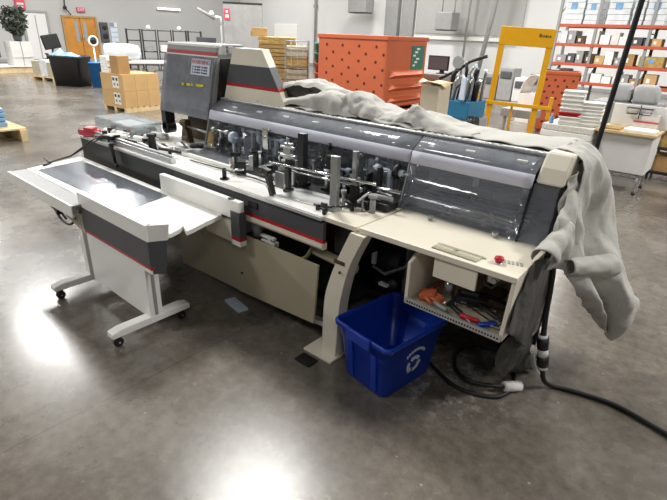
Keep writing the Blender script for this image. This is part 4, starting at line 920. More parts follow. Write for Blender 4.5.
# distant press seen through the lift
t = thing('distant_press', 'far grey printing machine seen through the top of the yellow lift', 'machine', (-6.3,15.6,0))
for i,(x,w,h,m) in enumerate(((-7.0,0.5,0.75,'greyp'),(-6.5,0.5,0.95,'trimgrey'),(-6.0,0.45,0.7,'cab'),(-5.55,0.35,0.85,'greyp'))):
    b = MB(); b.box(x,x+w-0.04,15.4,16.0,0,h); b.box(x+0.05,x+w-0.1,15.36,15.4,h-0.3,h-0.1,M['charcoal']); build('press_unit', b, M[m], t, bevel=0.02)

# ------------------------------------------------------------------ stacks of white trays on a skid of paper
t = thing('paper_skid', 'low skid of white paper under the two tray stacks', 'paper stack', (-1.76,7.05,0))
b = MB(); 
for k in range(5): b.box(-2.14+k*0.13,-2.05+k*0.13,6.70,7.40,0.09,0.11)
for y in (6.72,7.02,7.32): b.box(-2.14,-1.53,y,y+0.06,0,0.09)
build('pallet', b, M['pine'], t)
for k in range(8):
    b = MB(); b.box(-2.14+0.006*(k%3),-1.52+0.005*(k%2),6.70+0.004*(k%2),7.38,0.112+k*0.079,0.186+k*0.079); build('ream_layer', b, M['paperedge'] if k%2 else M['paper'], t, bevel=0.006)
def tray_stack(x, y, z0, n, w, d, dz, red, where, group, rz):
    t = thing('mail_tray', 'white tray at the bottom of the %s'%where, 'tray', (0,0,0), group)
    b = MB(); b.box(-w/2,w/2,-d/2,d/2,0,dz*0.62); build('tray_body', b, M['paper'], t, bevel=0.004)
    b = MB(); b.box(-w/2-0.012,w/2+0.012,-d/2-0.012,d/2+0.012,dz*0.62,dz*0.96); build('rim', b, M['white'], t, bevel=0.004)
    for k in range(n):
        nm = ['bottom','second from bottom','third from bottom','fourth from bottom','fifth from bottom','sixth from bottom','seventh from bottom','eighth from bottom','ninth from bottom'][k]
        if k == n-1: nm = 'topmost'
        lb = 'white tray, %s of the %s'%(nm,where)
        loc = (x+0.006*math.sin(k*2.1),y+0.006*math.cos(k*1.7),z0+k*dz)
        if k == 0: t.location = loc; t.rotation_euler = (0,0,rz); t['label'] = lb
        else:
            q = dup(t, loc, rz+0.03*math.sin(k*1.3), lb)
            if k == red:
                q['label'] = 'tray with a red edge in the %s'%where
                for ch in q.children: ch.data = ch.data.copy(); ch.data.materials.clear(); ch.data.materials.append(M['red'])
tray_stack(-1.86,6.86,0.745,8,0.24,0.20,0.052,2,'taller left tray stack','trays in the taller stack',0.2)
tray_stack(-1.63,6.93,0.745,7,0.25,0.22,0.042,-1,'shorter right tray stack','trays in the shorter stack',0.2)
b = MB(); b.lathe([(0.03,0.745),(0.032,0.78),(0.028,0.81),(0.012,0.83),(0.014,0.86)],(-2.06,6.8,0)); solo('spray_bottle', b, M['palebag'], 'small pale bottle at the left of the taller tray stack', 'bottle')

# leaning black pole
b = MB(); b.tube([(-1.280,5.87,0.0),(-1.253,5.868,0.60),(-1.187,5.881,2.11),(-1.10,5.90,4.2)],0.028); b.lathe([(0.09,0),(0.09,0.015),(0.04,0.02)],(-1.280,5.87,0)); solo('black_pole', b, M['black'], 'tall slightly leaning black pole in front of the white desk', 'pole')

# ------------------------------------------------------------------ white desk with riser
t = thing('packing_desk', 'white cabinet desk with pale wood top and upper panel, right of the black pole', 'desk', (-1.13,7.05,0))
b = MB(); b.box(-1.45,-0.87,6.82,7.35,0.26,0.72); build('cabinet', b, M['cab'], t, bevel=0.006)
b = MB(); b.box(-1.50,-0.84,6.76,7.40,0.72,0.755); build('worktop', b, M['wood'], t, bevel=0.006)
for x in (-1.42,-0.92):
    for y in (6.86,7.30):
        b = MB(); b.cyl((x,y,0.0),(x,y,0.26),0.016); b.cyl((x,y,0),(x,y,0.03),0.022,M['black']); build('leg', b, M['steel'], t)
b = MB(); b.box(-1.47,-0.80,7.30,7.34,0.755,1.02); build('riser_panel', b, M['cab'], t, bevel=0.004)
b = MB()
for z in (0.20,0.245):
    for k in range(6): b.cyl((-1.42+k*0.1,6.86,z),(-1.42+k*0.1,7.30,z),0.006,n=6)
    b.cyl((-1.42,6.86,z),(-0.92,6.86,z),0.008,n=6)
build('wire_shelf', b, M['steel'], t)
b = MB(); b.box(-1.20,-0.87,6.80,7.06,0.756,0.785); solo('paper_pile', b, M['paper'], 'flat pile of cream paper on the wood top of the white desk', 'paper', bevel=0.004)
b = MB(); b.box(-1.45,-1.24,6.80,7.0,0.756,0.775); solo('wood_board', b, M['carddark'], 'brown board on the left of the white desk top', 'board', bevel=0.003)
b = MB()
for x0 in (-1.30,-1.15):
    b.tube([(x0,7.27,0.99),(x0+0.13,7.27,0.99),(x0+0.12,7.27,0.92),(x0+0.01,7.27,0.92)],0.006,n=6,closed=True); b.tube([(x0,7.20,0.99),(x0+0.13,7.20,0.99),(x0+0.12,7.20,0.92),(x0+0.01,7.20,0.92)],0.006,n=6,closed=True)
    for dx in (0,0.13): b.cyl((x0+dx,7.20,0.99),(x0+dx,7.295,0.99),0.006,n=6)
b.cyl((-1.16,7.27,0.86),(-1.16,7.27,1.03),0.006,n=6); solo('wire_holder', b, M['black'], 'pair of black wire holders hooked on the upper panel of the white desk', 'holder')
b = MB(); b.box(-1.12,-0.92,7.24,7.295,0.84,0.93); b.box(-1.20,-0.92,7.235,7.25,0.825,0.845,M['pink']); b.box(-1.2,-0.92,7.24,7.295,0.756,0.825,M['cab']); solo('label_box', b, M['cab'], 'white box with a pink strip against the upper panel of the white desk', 'box', bevel=0.003)

b = MB(); b.box(-1.95,-1.08,8.15,8.7,0,0.95); solo('low_cabinet', b, M['rackgrey'], 'grey cabinet behind the white desk, carrying two grey bags', 'cabinet', bevel=0.01)
def bag(x0,x1,label):
    b = MB(); n = 10; o = []
    for z,s in ((0.951,0.9),(1.0,1.0),(1.1,1.0),(1.17,0.92),(1.20,0.7)): o.append([Vector((v.x+(x0+x1)/2+0.01*math.sin(z*20),v.y+8.4,z)) for v in ring((x1-x0)*s,0.3*s,z,4,0.05)])
    rings(b,o); return solo('mail_bag', b, M['greybag'], label, 'bag', 'grey bags')
bag(-1.76,-1.50,'left grey bag on the cabinet, beside the black pole'); bag(-1.47,-1.16,'right grey bag on the cabinet behind the wire holders')

t = thing('low_rack', 'dark low rack of boxes at the right edge of the picture', 'rack', (-0.7,8.1,0))
for z in (0.12,0.45,0.72):
    b = MB(); b.box(-1.0,-0.2,7.9,8.4,z-0.03,z); build('shelf', b, M['darkmetal'], t)
for x in (-0.98,-0.24):
    for y in (7.92,8.36):
        b = MB(); b.box(x,x+0.03,y,y+0.03,0,0.74); build('upright', b, M['darkmetal'], t)
for k,(x,z,h,m,lb) in enumerate(((-0.94,0.12,0.22,'carddark','brown box on the bottom shelf of the low right rack'),(-0.94,0.45,0.20,'kraft','kraft box on the middle shelf of the low right rack'),(-0.62,0.12,0.2,'red','red box on the bottom shelf of the low right rack'))):
    b = MB(); b.box(x,x+0.27,7.96,8.3,z,z+h); solo('carton', b, M[m], lb, 'box', 'boxes on the low rack', bevel=0.004)

# ------------------------------------------------------------------ pallet racking
t = thing('pallet_rack', 'tall storage rack with orange beams along the right background', 'rack', (-2.5,15.9,0))
BZ = (0.70,1.18,1.68,2.17)
for x in (-5.06,-4.05,-2.75,-1.3,0.2):
    for y in (15.5,16.35):
        b = MB(); b.box(x-0.035,x+0.035,y-0.03,y+0.03,0,3.4); build('upright', b, M['rackgrey'], t)
    b = MB()
    for k in range(7): b.cyl((x,15.5,0.2+k*0.45),(x,16.35,0.2+(k+1)*0.45 if k%2 else 0.2+k*0.45),0.015,n=6)
    build('brace', b, M['rackgrey'], t)
for z in BZ:
    for y in (15.46,16.37):
        b = MB(); b.box(-5.02,0.2,y-0.02,y+0.03,z-0.05,z+0.03); build('beam', b, M['salmon'], t, bevel=0.004)
    b = MB(); b.box(-5.02,0.2,15.5,16.35,z-0.03,z-0.01); build('shelf_deck', b, M['bronze'], t)
zt = 2.165
wl = lambda s: 'stretch wrapped white load on the top beam, %s'%s
for k,(x,w,h,z,s) in enumerate(((-4.96,0.50,0.72,zt,'leftmost one'),(-4.42,0.40,0.68,zt,'second from the left'),(-3.86,0.54,0.70,zt,'third from the left'),(-3.26,0.26,0.72,zt,'narrow one beside the black pole'),(-2.96,0.46,0.70,zt,'right of the black pole'),(-2.36,0.6,0.56,1.675,''))):
    b = MB(); n = 5
    for j in range(n): b.box(x+0.01*(j%2),x+w-0.008*((j+1)%2),15.5+0.01*(j%2),16.1,z+j*h/n,z+(j+1)*h/n-0.008)
    b.box(x+w*0.3,x+w*0.62,15.496,15.5,z+h*0.55,z+h*0.8,M['palebag'])
    solo('wrapped_load', b, M['wrap'], wl(s) if s else 'stretch wrapped white load on the second beam, at the right edge', 'load', 'wrapped loads on the rack', bevel=0.02)
rnd = random.Random(21); cols = ['cab','card','greyp','carddark','wrap','paper','charcoal','white','bronze']
names = {0:'lowest',1:'second lowest',2:'third'}
ordn = ['first','second','third','fourth','fifth','sixth','seventh','eighth','ninth','tenth','eleventh','twelfth']
for li,z in enumerate((0.70,1.18,1.68)):
    x = -4.95; k = 0
    while x < -2.3 and k < 12:
        w = rnd.uniform(0.14,0.30); h = rnd.uniform(0.18,0.38); c_ = rnd.choice(cols)
        if not (li == 2 and x+w > -2.4) and not (li == 1 and x+w > -2.85):
            b = MB(); b.box(x,x+w,15.52,15.52+rnd.uniform(0.3,0.6),z-0.005,z+h); b.box(x+w*0.2,x+w*0.5,15.516,15.52,z+h*0.35,z+h*0.7,M['paper'])
            desc = {'cab':'pale grey','card':'tan','greyp':'grey','carddark':'brown','wrap':'white wrapped','paper':'white','charcoal':'dark grey','white':'bright white','bronze':'dark brown'}[c_]
            solo('storage_box', b, M[c_], '%s box on the %s orange beam, %s from the left end'%(desc,names[li],ordn[k]), 'box', 'boxes on the rack', bevel=0.006)
        x += w+rnd.uniform(0.01,0.06); k += 1
b = MB(); b.box(-2.83,-2.27,15.5,16.0,1.175,1.46); b.box(-2.62,-2.48,15.495,15.5,1.30,1.40,M['palebag']); solo('carton', b, M['kraft'], 'yellow-brown carton with a pale blue label on the rack under the right wrapped load', 'box', bevel=0.006)

# ------------------------------------------------------------------ brown sheets, cage and totes left of the orange bin
t = thing('wood_pallet', 'pallet under the stack of brown kraft bundles', 'pallet', (-8.75,8.2,0))
b = MB(); b.obox((-8.75,8.2,0.13),(0.95,0.95,0.03),(0,0,0.82)); build('deck_boards', b, M['pine'], t)
b = MB(); 
for k in (-0.4,0,0.4): b.obox((-8.75+k*0.68,8.2+k*0.73,0.06),(0.1,0.95,0.115),(0,0,0.82))
build('stringer', b, M['pine'], t)
rnd = random.Random(9)
for k in range(18):
    b = MB(); z = 0.147+k*0.081; s = 0.72+0.10*min(1,k/14)
    b.obox((-8.77+rnd.uniform(-.02,.02),8.18+rnd.uniform(-.02,.02),z+0.038),(s,0.6,0.074),(rnd.uniform(-.015,.015),rnd.uniform(-.015,.015),0.82+rnd.uniform(-.06,.06)))
    solo('kraft_bundle', b, M['kraft'] if k%3 else M['carddark'], 'brown kraft bundle, %s in the stack left of the wire cage'%(['bottom']+['number %d up'%(i+1) for i in range(1,17)]+['topmost'])[k], 'bundle', 'kraft bundles on the pallet', bevel=0.01)
b = MB(); b.obox((-9.05,7.88,1.69),(0.34,0.30,0.17),(0,0,0.9)); b.obox((-9.15,7.80,1.66),(0.10,0.1,0.10),(0.2,0.1,0.5),M['carddark']); solo('carton', b, M['card'], 'small open brown carton on top of the kraft bundles', 'carton', bevel=0.006)
t = thing('wire_cage', 'wire cage full of grey-brown papers left of the big orange bin', 'cage', (-7.75,7.8,0))
cc0 = Vector((-7.78,7.80,0)); ag = 0.82
for sx in (-1,1):
    for sy in (-1,1):
        b = MB(); b.box(sx*0.24-0.015,sx*0.24+0.015,sy*0.24-0.015,sy*0.24+0.015,0,1.56); build('cage_post', rotmb(b,cc0,ag), M['rackgrey'], t)
b = MB()
for z in [0.15+0.155*k for k in range(10)]:
    for s in (-1,1): b.cyl((-0.24,s*0.24,z),(0.24,s*0.24,z),0.008,n=6); b.cyl((s*0.24,-0.24,z),(s*0.24,0.24,z),0.008,n=6)
for x in (-0.12,0,0.12):
    for s in (-1,1): b.cyl((x,s*0.24,0.1),(x,s*0.24,1.55),0.006,n=6); b.cyl((s*0.24,x,0.1),(s*0.24,x,1.55),0.006,n=6)
b.box(-0.24,0.24,-0.24,0.24,0.08,0.10); build('wire_mesh', rotmb(b,cc0,ag), M['rackgrey'], t)
for k in range(6):
    b = MB(); b.box(-0.21,0.21,-0.21,0.21,0.102+k*0.23,0.30+k*0.23); solo('paper_bundle', rotmb(b,cc0,ag), M['tan'] if k%2 else M['kraft'], 'bundle of paper in the wire cage, %s'%(['lowest','second up','third up','fourth up','fifth up','topmost'][k]), 'bundle', 'paper bundles in the wire cage', bevel=0.01)
for k in range(8):
    b = MB(); z = k*0.192; o = [[Vector((v.x,v.y,z+dz)) for v in ring(0.36*s,0.36*s,0,4,0.04)] for dz,s in ((0,0.92),(0.15,0.97),(0.155,1.03),(0.188,1.03))]
    rings(b,o); solo('stacking_tote', rotmb(b,Vector((-7.33,8.15,0)),0.82), M['green'] if k > 5 else M['salmon'], '%s tote, %s of the stack between the wire cage and the orange bin'%('green' if k > 5 else 'red-orange',['bottom','second up','third up','fourth up','fifth up','sixth up','seventh up','topmost'][k]), 'tote', 'totes beside the wire cage')

# ------------------------------------------------------------------ tall grey cabinet with arm lamp, wall fittings
t = thing('tall_cabinet', 'tall grey cabinet standing behind the kraft stack with a red sign', 'cabinet', (-15.8,12.9,0))
ca2 = math.atan2(1.1,0.92); cc2 = Vector((-15.9,12.15,0))
b = MB(); b.box(0,1.42,0,0.7,0,2.62); build('cabinet_body', rotmb(b,cc2,ca2), mat('cabinet_grey',(150,150,148),0.5), t, bevel=0.02)
b = MB(); b.box(0.0,1.42,-0.01,0.0,2.58,2.64); build('top_edge', rotmb(b,cc2,ca2), M['darkmetal'], t)
for k in range(3):
    b = MB(); b.box(0.28+k*0.38,0.30+k*0.38,-0.012,0.0,0.1,2.56); build('door_seam', rotmb(b,cc2,ca2), M['trimgrey'], t)
b = MB(); b.box(0.02,0.24,-0.03,-0.012,2.05,2.42); b.box(0.07,0.19,-0.034,-0.03,2.12,2.22,M['inkwhite']); b.box(0.09,0.17,-0.034,-0.03,2.28,2.36,M['inkwhite']); solo('red_sign', rotmb(b,cc2,ca2), M['pink'], 'red and white sign on the left edge of the tall grey cabinet', 'sign')
t = thing('arm_lamp', 'white jointed arm lamp left of the red sign', 'lamp', (-15.42,11.7,0))
b = MB(); b.cyl((-15.5,11.72,0),(-15.5,11.72,1.95),0.03); b.lathe([(0.2,0),(0.2,0.03),(0.05,0.04)],(-15.5,11.72,0)); build('stand', b, M['trimgrey'], t)
b = MB(); b.tube([(-15.5,11.72,1.9),(-15.5,11.70,2.1),(-15.55,11.5,2.12)],0.045); build('elbow', b, M['white'], t)
b = MB(); b.cyl((-15.55,11.5,2.05),(-15.85,11.0,2.36),0.05); build('arm', b, M['greyp'], t)
b = MB(); b.sphere((-15.62,11.42,2.22),0.09); build('lamp_head', b, M['white'], t)
b = MB(); b.box(-17.5,-16.75,12.0,12.4,0,1.42); solo('dark_cabinet', b, M['charcoal'], 'low dark cabinet left of the arm lamp behind the machine head', 'cabinet', bevel=0.02)

b = MB(); b.box(-23.8,-21.85,21.94,21.999,1.32,2.15); solo('whiteboard', b, M['white'], 'white board on the back wall above the kraft bundles', 'board', bevel=0.01)
b = MB(); b.cyl((-20.4,21.9,0),(-20.4,21.9,6),0.06); b.box(-20.5,-20.3,21.85,21.98,3.0,3.15); solo('conduit', b, M['trimgrey'], 'grey conduit rising up the back wall left of the orange bin', 'pipe')
b = MB(); b.cyl((-10.95,21.6,0),(-10.95,21.6,6),0.05); solo('wall_pipe', b, M['trimgrey'], 'thin upright pipe behind the teal machine', 'pipe')
b = MB(); b.tube([(-10.1,21.4,0),(-9.75,21.4,2.6),(-9.45,21.4,6)],0.10); solo('leaning_duct', b, M['trimgrey'], 'slanting grey pipe left of the yellow lift header', 'pipe')
for x0,x1,z0,lb in ((-17.0,-15.9,2.72,'grey hanging heater above the big orange bin'),(-12.0,-11.2,2.05,'grey hanging heater above the dark monitor')):
    t = thing('unit_heater', lb, 'heater', ((x0+x1)/2,21,z0))
    b = MB(); b.box(x0,x1,20.6,21.3,z0,z0+0.7); build('casing', b, M['trimgrey'], t, bevel=0.03)
    b = MB(); b.box(x0+0.05,x1-0.05,20.65,21.25,z0-0.03,z0); build('grille', b, M['darkmetal'], t)
    for x in (x0+0.1,x1-0.1):
        b = MB(); b.cyl((x,20.95,z0+0.7),(x,20.95,6),0.02); build('hanger', b, M['trimgrey'], t)
# left wall fittings
b = MB(); b.box(-26.999,-26.9,11.7,12.1,2.26,2.46); put_text(b,'EXIT',0.17,(-26.893,11.9,2.36),(0,1,0),(0,0,1),M['inkwhite'],0.002); solo('exit_sign', b, M['pink'], 'small red lit sign on the wall above the oak doors', 'sign')
b = MB(); b.box(-26.999,-26.9,9.0,9.4,2.2,2.75); b.box(-26.899,-26.895,9.06,9.34,2.42,2.5,M['inkwhite']); b.box(-26.899,-26.895,9.1,9.3,2.3,2.36,M['inkwhite']); solo('red_sign', b, M['pink'], 'red sign high on the left wall above the grey plant', 'sign')
b = MB(); b.box(-26.999,-26.85,12.72,13.12,0.92,1.84); b.lathe([(0.15,-26.85),(0.15,-26.83),(0.05,-26.82)],(0,12.92,1.2),M['darkmetal'],18,'x'); b.lathe([(0.12,-26.85),(0.12,-26.83),(0.05,-26.82)],(0,12.92,1.6),M['darkmetal'],18,'x'); solo('wall_speaker', b, M['charcoal'], 'dark grey upright panel on the wall right of the oak doors', 'panel', bevel=0.02)
for k in range(4):
    b = MB(); b.box(-26.999,-26.955,13.28,13.66,0.93+k*0.235,1.14+k*0.235,); 
    if k == 3: b.box(-26.955,-26.95,13.28,13.5,1.66,1.84,M['labelgrey'])
    solo('notice_sheet', b, M['inkwhite'], 'white notice on the wall right of the dark panel, %s of the column'%['lowest','second up','third up','topmost'][k], 'notice', 'notices beside the dark panel')
b = MB(); b.tube([(-26.9,11.15,6),(-26.9,11.2,3.2),(-26.85,11.12,2.45),(-26.85,11.2,2.3),(-26.85,11.35,2.1)],0.025); b.sphere((-26.85,11.12,2.42),0.09); solo('hanging_cord', b, M['black'], 'black cord hanging down the left wall above the oak doors', 'cord')
t = thing('wall_lamp', 'lit white strip lamp high on the left wall', 'lamp', (-26.9,16.8,2.62))
b = MB(); b.box(-26.999,-26.9,16.1,17.5,2.60,2.72); build('housing', b, M['white'], t)
lampm = bpy.data.materials.new('lit_tube'); lampm.use_nodes = True; pb = lampm.node_tree.nodes['Principled BSDF']; pb.inputs['Emission Color'].default_value = (1,1,0.97,1); pb.inputs['Emission Strength'].default_value = 1.6
b = MB(); b.cyl((-26.87,16.1,2.66),(-26.87,17.5,2.66),0.05); build('tube', b, lampm, t)

# ------------------------------------------------------------------ cartons on a pallet (left background)
U = Vector((-0.08,0.9968,0)); V_ = Vector((-0.9968,-0.08,0)); C0 = Vector((-10.26,5.16,0))
def ub(u0,u1,v0,v1,z0,z1,m=None,mb=None):
    b = mb or MB(); P = []
    for z in (z0,z1):
        for u,v in ((u0,v0),(u1,v0),(u1,v1),(u0,v1)): P.append(C0+U*u+V_*v+Vector((0,0,z)))
    return b.hexa(P,m)
t = thing('wood_pallet', 'wooden pallet under the block of brown cartons', 'pallet', (-10.7,5.6,0))
b = MB(); 
for k in range(6): ub(0.0+k*0.151,0.11+k*0.151,0,0.84,0.085,0.10,mb=b)
build('deck_boards', b, M['pine'], t)
for v in (0.0,0.38,0.76):
    b = ub(0.0,0.865,v,v+0.08,0,0.085); build('stringer', b, M['pine'], t)
for zi in range(2):
    for vi in range(2):
        for ui in range(3):
            z0 = 0.102+zi*0.338; u0 = ui*0.29; v0 = vi*0.42
            b = ub(u0,u0+0.286,v0,v0+0.416,z0,z0+0.335)
            ub(u0+0.12,u0+0.165,v0,v0+0.416,z0+0.3345,z0+0.3358,M['carddark'],b)
            if ui == 0 and vi == 0:
                for q in (0.16,0.285):
                    ub(-0.003,0,v0+q,v0+q+0.11,z0+0.05,z0+0.29,M['paper'],b); ub(-0.005,-0.003,v0+q+0.02,v0+q+0.09,z0+0.2,z0+0.26,M['ink'],b); ub(-0.005,-0.003,v0+q+0.02,v0+q+0.06,z0+0.10,z0+0.15,M['ink'],b)
            lv = 'upper' if zi else 'lower'; rowf = 'front' if vi == 0 else 'rear'; pos = ['left','middle','right'][ui]
            lab = '%s brown carton in the %s layer, %s row on the pallet'%(pos,lv,rowf)
            if ui == 0 and vi == 0: lab = '%s left carton with white shipping labels on the pallet'%lv
            solo('carton', b, M['card'], lab, 'carton', 'brown cartons on the pallet', bevel=0.006)
b = ub(0.02,0.29,0.14,0.42,0.776,1.13); solo('carton', b, M['carddark'], 'single upright brown carton standing on the pallet of cartons', 'carton', bevel=0.006)
for k in range(6):
    b = ub(0.02,0.26,0.54+0.01*(k%2),0.80,0.776+k*0.056,0.828+k*0.056); solo('paper_ream', b, M['paper'], 'white ream left of the upright brown carton, %s in its pile'%['lowest','second up','third up','fourth up','fifth up','topmost'][k], 'ream', 'reams on the carton pallet', bevel=0.006)

# bench and wrapped bundle behind the cartons
t = thing('long_bench', 'long pale bench behind the pallet of brown cartons', 'bench', (-14.0,7.6,0))
cb0 = Vector((-14.5,6.3,0)); ab = math.atan2(2.3,0.95)
b = MB(); b.box(0.4,2.6,0,0.7,0.72,0.79); build('bench_top', rotmb(b,cb0,ab), M['cab'], t, bevel=0.01)
for x in (0.45,1.4,2.5):
    for y in (0.05,0.62):
        b = MB(); b.box(x,x+0.05,y,y+0.05,0,0.72); build('leg', rotmb(b,cb0,ab), M['trimgrey'], t)
b = MB(); b.box(0.45,2.5,0.1,0.6,0.30,0.33); build('lower_shelf', rotmb(b,cb0,ab), M['trimgrey'], t)
b = MB(); b.lathe([(0.12,0.52),(0.21,0.56),(0.235,0.8),(0.225,1.2),(0.18,1.45),(0.10,1.5)],(0,0.33,1.02),M['wrap'],16,'x'); solo('wrapped_bundle', rotmb(b,cb0,ab), M['paper'], 'white wrapped roll lying on the long bench', 'roll')
for k in range(3):
    b = MB(); b.box(0.52+k*0.66,0.9+k*0.66,0.15,0.5,0.331,0.331+0.18+0.05*(k%2)); solo('storage_box', rotmb(b,cb0,ab), M['trimgrey'], 'grey box on the lower shelf of the long bench, %s'%['left','middle','right'][k], 'box', 'boxes under the bench', bevel=0.01)

# wire carts along the left wall
for i in range(5):
    A = Vector((-19.5+i*0.30,10.2+i*0.50,0)); ag2 = math.atan2(2.0,1.2)
    t = thing('wire_cart', 'dark wire cart in the row behind the white roll, %s'%['leftmost','second from left','middle one','second from right','rightmost'][i], 'cart', A, 'wire carts'); b = MB()
    for x in (0,0.5):
        for y in (0,0.6): b.box(x-0.018,x+0.018,y-0.018,y+0.018,0.1,1.62)
    build('frame', rotmb(b,A,ag2), M['darkmetal'], t)
    for z in (0.3,0.8,1.2,1.58):
        b = MB()
        for y in (0,0.6): b.cyl((0,y,z),(0.5,y,z),0.014,n=6)
        for k in range(6): b.cyl((k*0.1,0,z),(k*0.1,0.6,z),0.006,n=6)
        build('wire_shelf', rotmb(b,A,ag2), M['darkmetal'], t)
    b = MB()
    for x in (0,0.5):
        for y in (0,0.6): b.cyl((x,y,0.0),(x,y,0.1),0.04)
    build('caster', rotmb(b,A,ag2), M['black'], t)
    b = MB(); b.box(0.06,0.32+0.03*(i%3),0.1,0.4,0.81,0.95+0.05*(i%3)); solo('storage_box', rotmb(b,A,ag2), [M['cab'],M['greyp'],M['paper'],M['trimgrey'],M['cab']][i], 'grey box on the middle shelf of the wire cart, %s'%['leftmost','second from left','middle one','second from right','rightmost'][i], 'box', 'boxes on the wire carts', bevel=0.01)
    if i%2: 
        b = MB(); b.sphere((0.25,0.3,1.68),0.09); solo('white_bundle', rotmb(b,A,ag2), M['paper'], 'small white bundle on top of the wire cart %s'%('second from left' if i == 1 else 'second from right'), 'bundle', 'bundles on the wire carts')

# black tub, tote, fan
bt = MB(); o = [[Vector((v.x,v.y,z)) for v in ring(0.98*s,0.70*s,0,5,0.1)] for z,s in ((0.0,0.88),(0.75,0.97),(0.78,1.02),(0.85,1.02),(0.85,0.95),(0.80,0.94),(0.05,0.85))]
rings(bt,o); solo('black_tub', rotmb(bt,Vector((-15.98,6.50,0)),0.55), M['black'], 'large black plastic tub on the floor left of the cartons', 'tub')
b = MB(); G = []
for i in range(13):
    G.append([(-0.44+i*0.07, -0.3+j*0.12, 0.80+0.12*math.sin(i*0.27)*math.sin(j*0.6)+0.05*noise.noise(Vector((i*.5,j*.5,1)))+(0.14 if i < 3 else 0)*math.sin(j*.55)) for j in range(6)])
b.grid(G); solo('plastic_sheet', rotmb(b,Vector((-15.98,6.50,0)),0.55), M['palebag'], 'pale blue plastic sheet crumpled in the top of the black tub', 'sheet', solid=0.01)
b = MB(); o = [[Vector((v.x,v.y,z)) for v in ring(0.36*s,0.30*s,0,4,0.04)] for z,s in ((0.0,0.9),(0.66,0.98),(0.66,1.04),(0.70,1.04))]
rings(b,o); solo('blue_tote', rotmb(b,Vector((-15.25,6.94,0)),0.5), M['bluecrate'], 'bright blue tall tote between the black tub and the cartons', 'tote')
t = thing('floor_fan', 'white ringed fan on a stand in front of the oak doors', 'fan', (-17.2,7.82,0))
b = MB(); b.cyl((-17.2,7.82,0),(-17.2,7.82,1.1),0.025); b.lathe([(0.22,0),(0.22,0.03),(0.04,0.06)],(-17.2,7.82,0)); build('stand', b, M['white'], t)
b = MB(); b.tube([(-17.16,7.82+0.14*math.cos(k*PI/10),1.22+0.14*math.sin(k*PI/10)) for k in range(20)],0.03,n=8,closed=True); build('guard_ring', b, M['white'], t)
b = MB(); b.lathe([(0.13,-17.20),(0.12,-17.16),(0.05,-17.12)],(0,7.82,1.22),M['black'],18,'x'); build('motor_hub', b, M['black'], t)

# chair, boxes, white stack and plant at the far left
t = thing('office_chair', 'black office chair behind the low boxes at the far left', 'chair', (-19.3,7.35,0))
b = MB(); b.obox((-19.3,7.35,0.52),(0.5,0.5,0.09),(0,0.05,0.4)); build('seat', b, M['black'], t, bevel=0.03)
b = MB(); b.obox((-19.22,7.30,1.12),(0.10,0.66,0.46),(0.12,-0.15,0.35)); build('backrest', b, M['black'], t, bevel=0.03)
b = MB(); b.tube([(-19.32,7.3,0.5),(-19.2,7.28,0.62),(-19.2,7.3,0.9)],0.03); build('back_bar', b, M['black'], t)
b = MB(); b.cyl((-19.3,7.35,0.1),(-19.3,7.35,0.48),0.03); build('column', b, M['darkmetal'], t)
for k in range(5):
    a = k*2*PI/5; x,y = -19.3+0.28*math.cos(a),7.35+0.28*math.sin(a); b = MB(); b.tube([(-19.3,7.35,0.12),(x,y,0.07)],0.025); b.sphere((x,y,0.035),0.035); build('base_spoke', b, M['black'], t)
for s in (-1,1):
    b = MB(); x,y = -19.3-0.26*s*0.4,7.35+0.27*s; b.tube([(x,y,0.5),(x,y,0.72),(x-0.12,y,0.73),(x+0.12,y,0.73)],0.025); build('armrest', b, M['black'], t)
t = thing('wood_pallet', 'pallet under the low wrapped boxes left of the black tub', 'pallet', (-17.9,6.75,0))
b = MB(); b.obox((-17.9,6.75,0.11),(1.2,0.9,0.03),(0,0,0.25)); build('deck_boards', b, M['pine'], t)
for k in (-0.5,0,0.5):
    b = MB(); b.obox((-17.9+k*0.97,6.75+k*0.25,0.047),(0.1,0.9,0.094),(0,0,0.25)); build('stringer', b, M['pine'], t)
for k,(dx,h,m) in enumerate(((-0.37,0.46,'tan'),(0.0,0.50,'wrap'),(0.37,0.44,'tan'))):
    b = MB(); b.obox((-17.9+dx*0.97,6.75+dx*0.25,0.127+h/2),(0.35,0.78,h),(0,0,0.25)); solo('wrapped_box', b, M[m], 'pale wrapped box on the pallet left of the black tub, %s of three'%['left','middle','right'][k], 'box', 'wrapped boxes on the far pallet', bevel=0.015)
t = thing('wood_pallet', 'pallet with a white sheet at the far left under the white boxes', 'pallet', (-21.5,6.7,0))
b = MB(); b.obox((-21.55,6.65,0.22),(1.3,1.5,0.03),(0,0,0.1)); build('cover_sheet', b, M['paper'], t)
b = MB(); 
for k in (-0.55,0,0.55): b.obox((-21.55+k,6.65,0.10),(0.1,1.4,0.2),(0,0,0.1))
build('stringer', b, M['pine'], t)
for k in range(3):
    for j in range(2):
        b = MB(); b.obox((-21.25+0.02*(k%2),6.72+j*0.36,0.237+0.135+k*0.272),(0.5,0.35,0.268),(0,0,0.1)); solo('white_box', b, M['cab'], 'white box below the grey plant, %s and %s'%(['lowest','middle layer','top layer'][k],['left','right'][j]), 'box', 'white boxes below the plant', bevel=0.01)
t = thing('potted_plant', 'bushy grey-green plant standing on the white boxes at far left', 'plant', (-21.25,6.95,1.053))
b = MB(); b.lathe([(0.12,1.053),(0.15,1.25),(0.16,1.26),(0.14,1.26)],(-21.25,6.95,0)); build('pot', b, M['charcoal'], t)
b = MB(); rnd = random.Random(4)
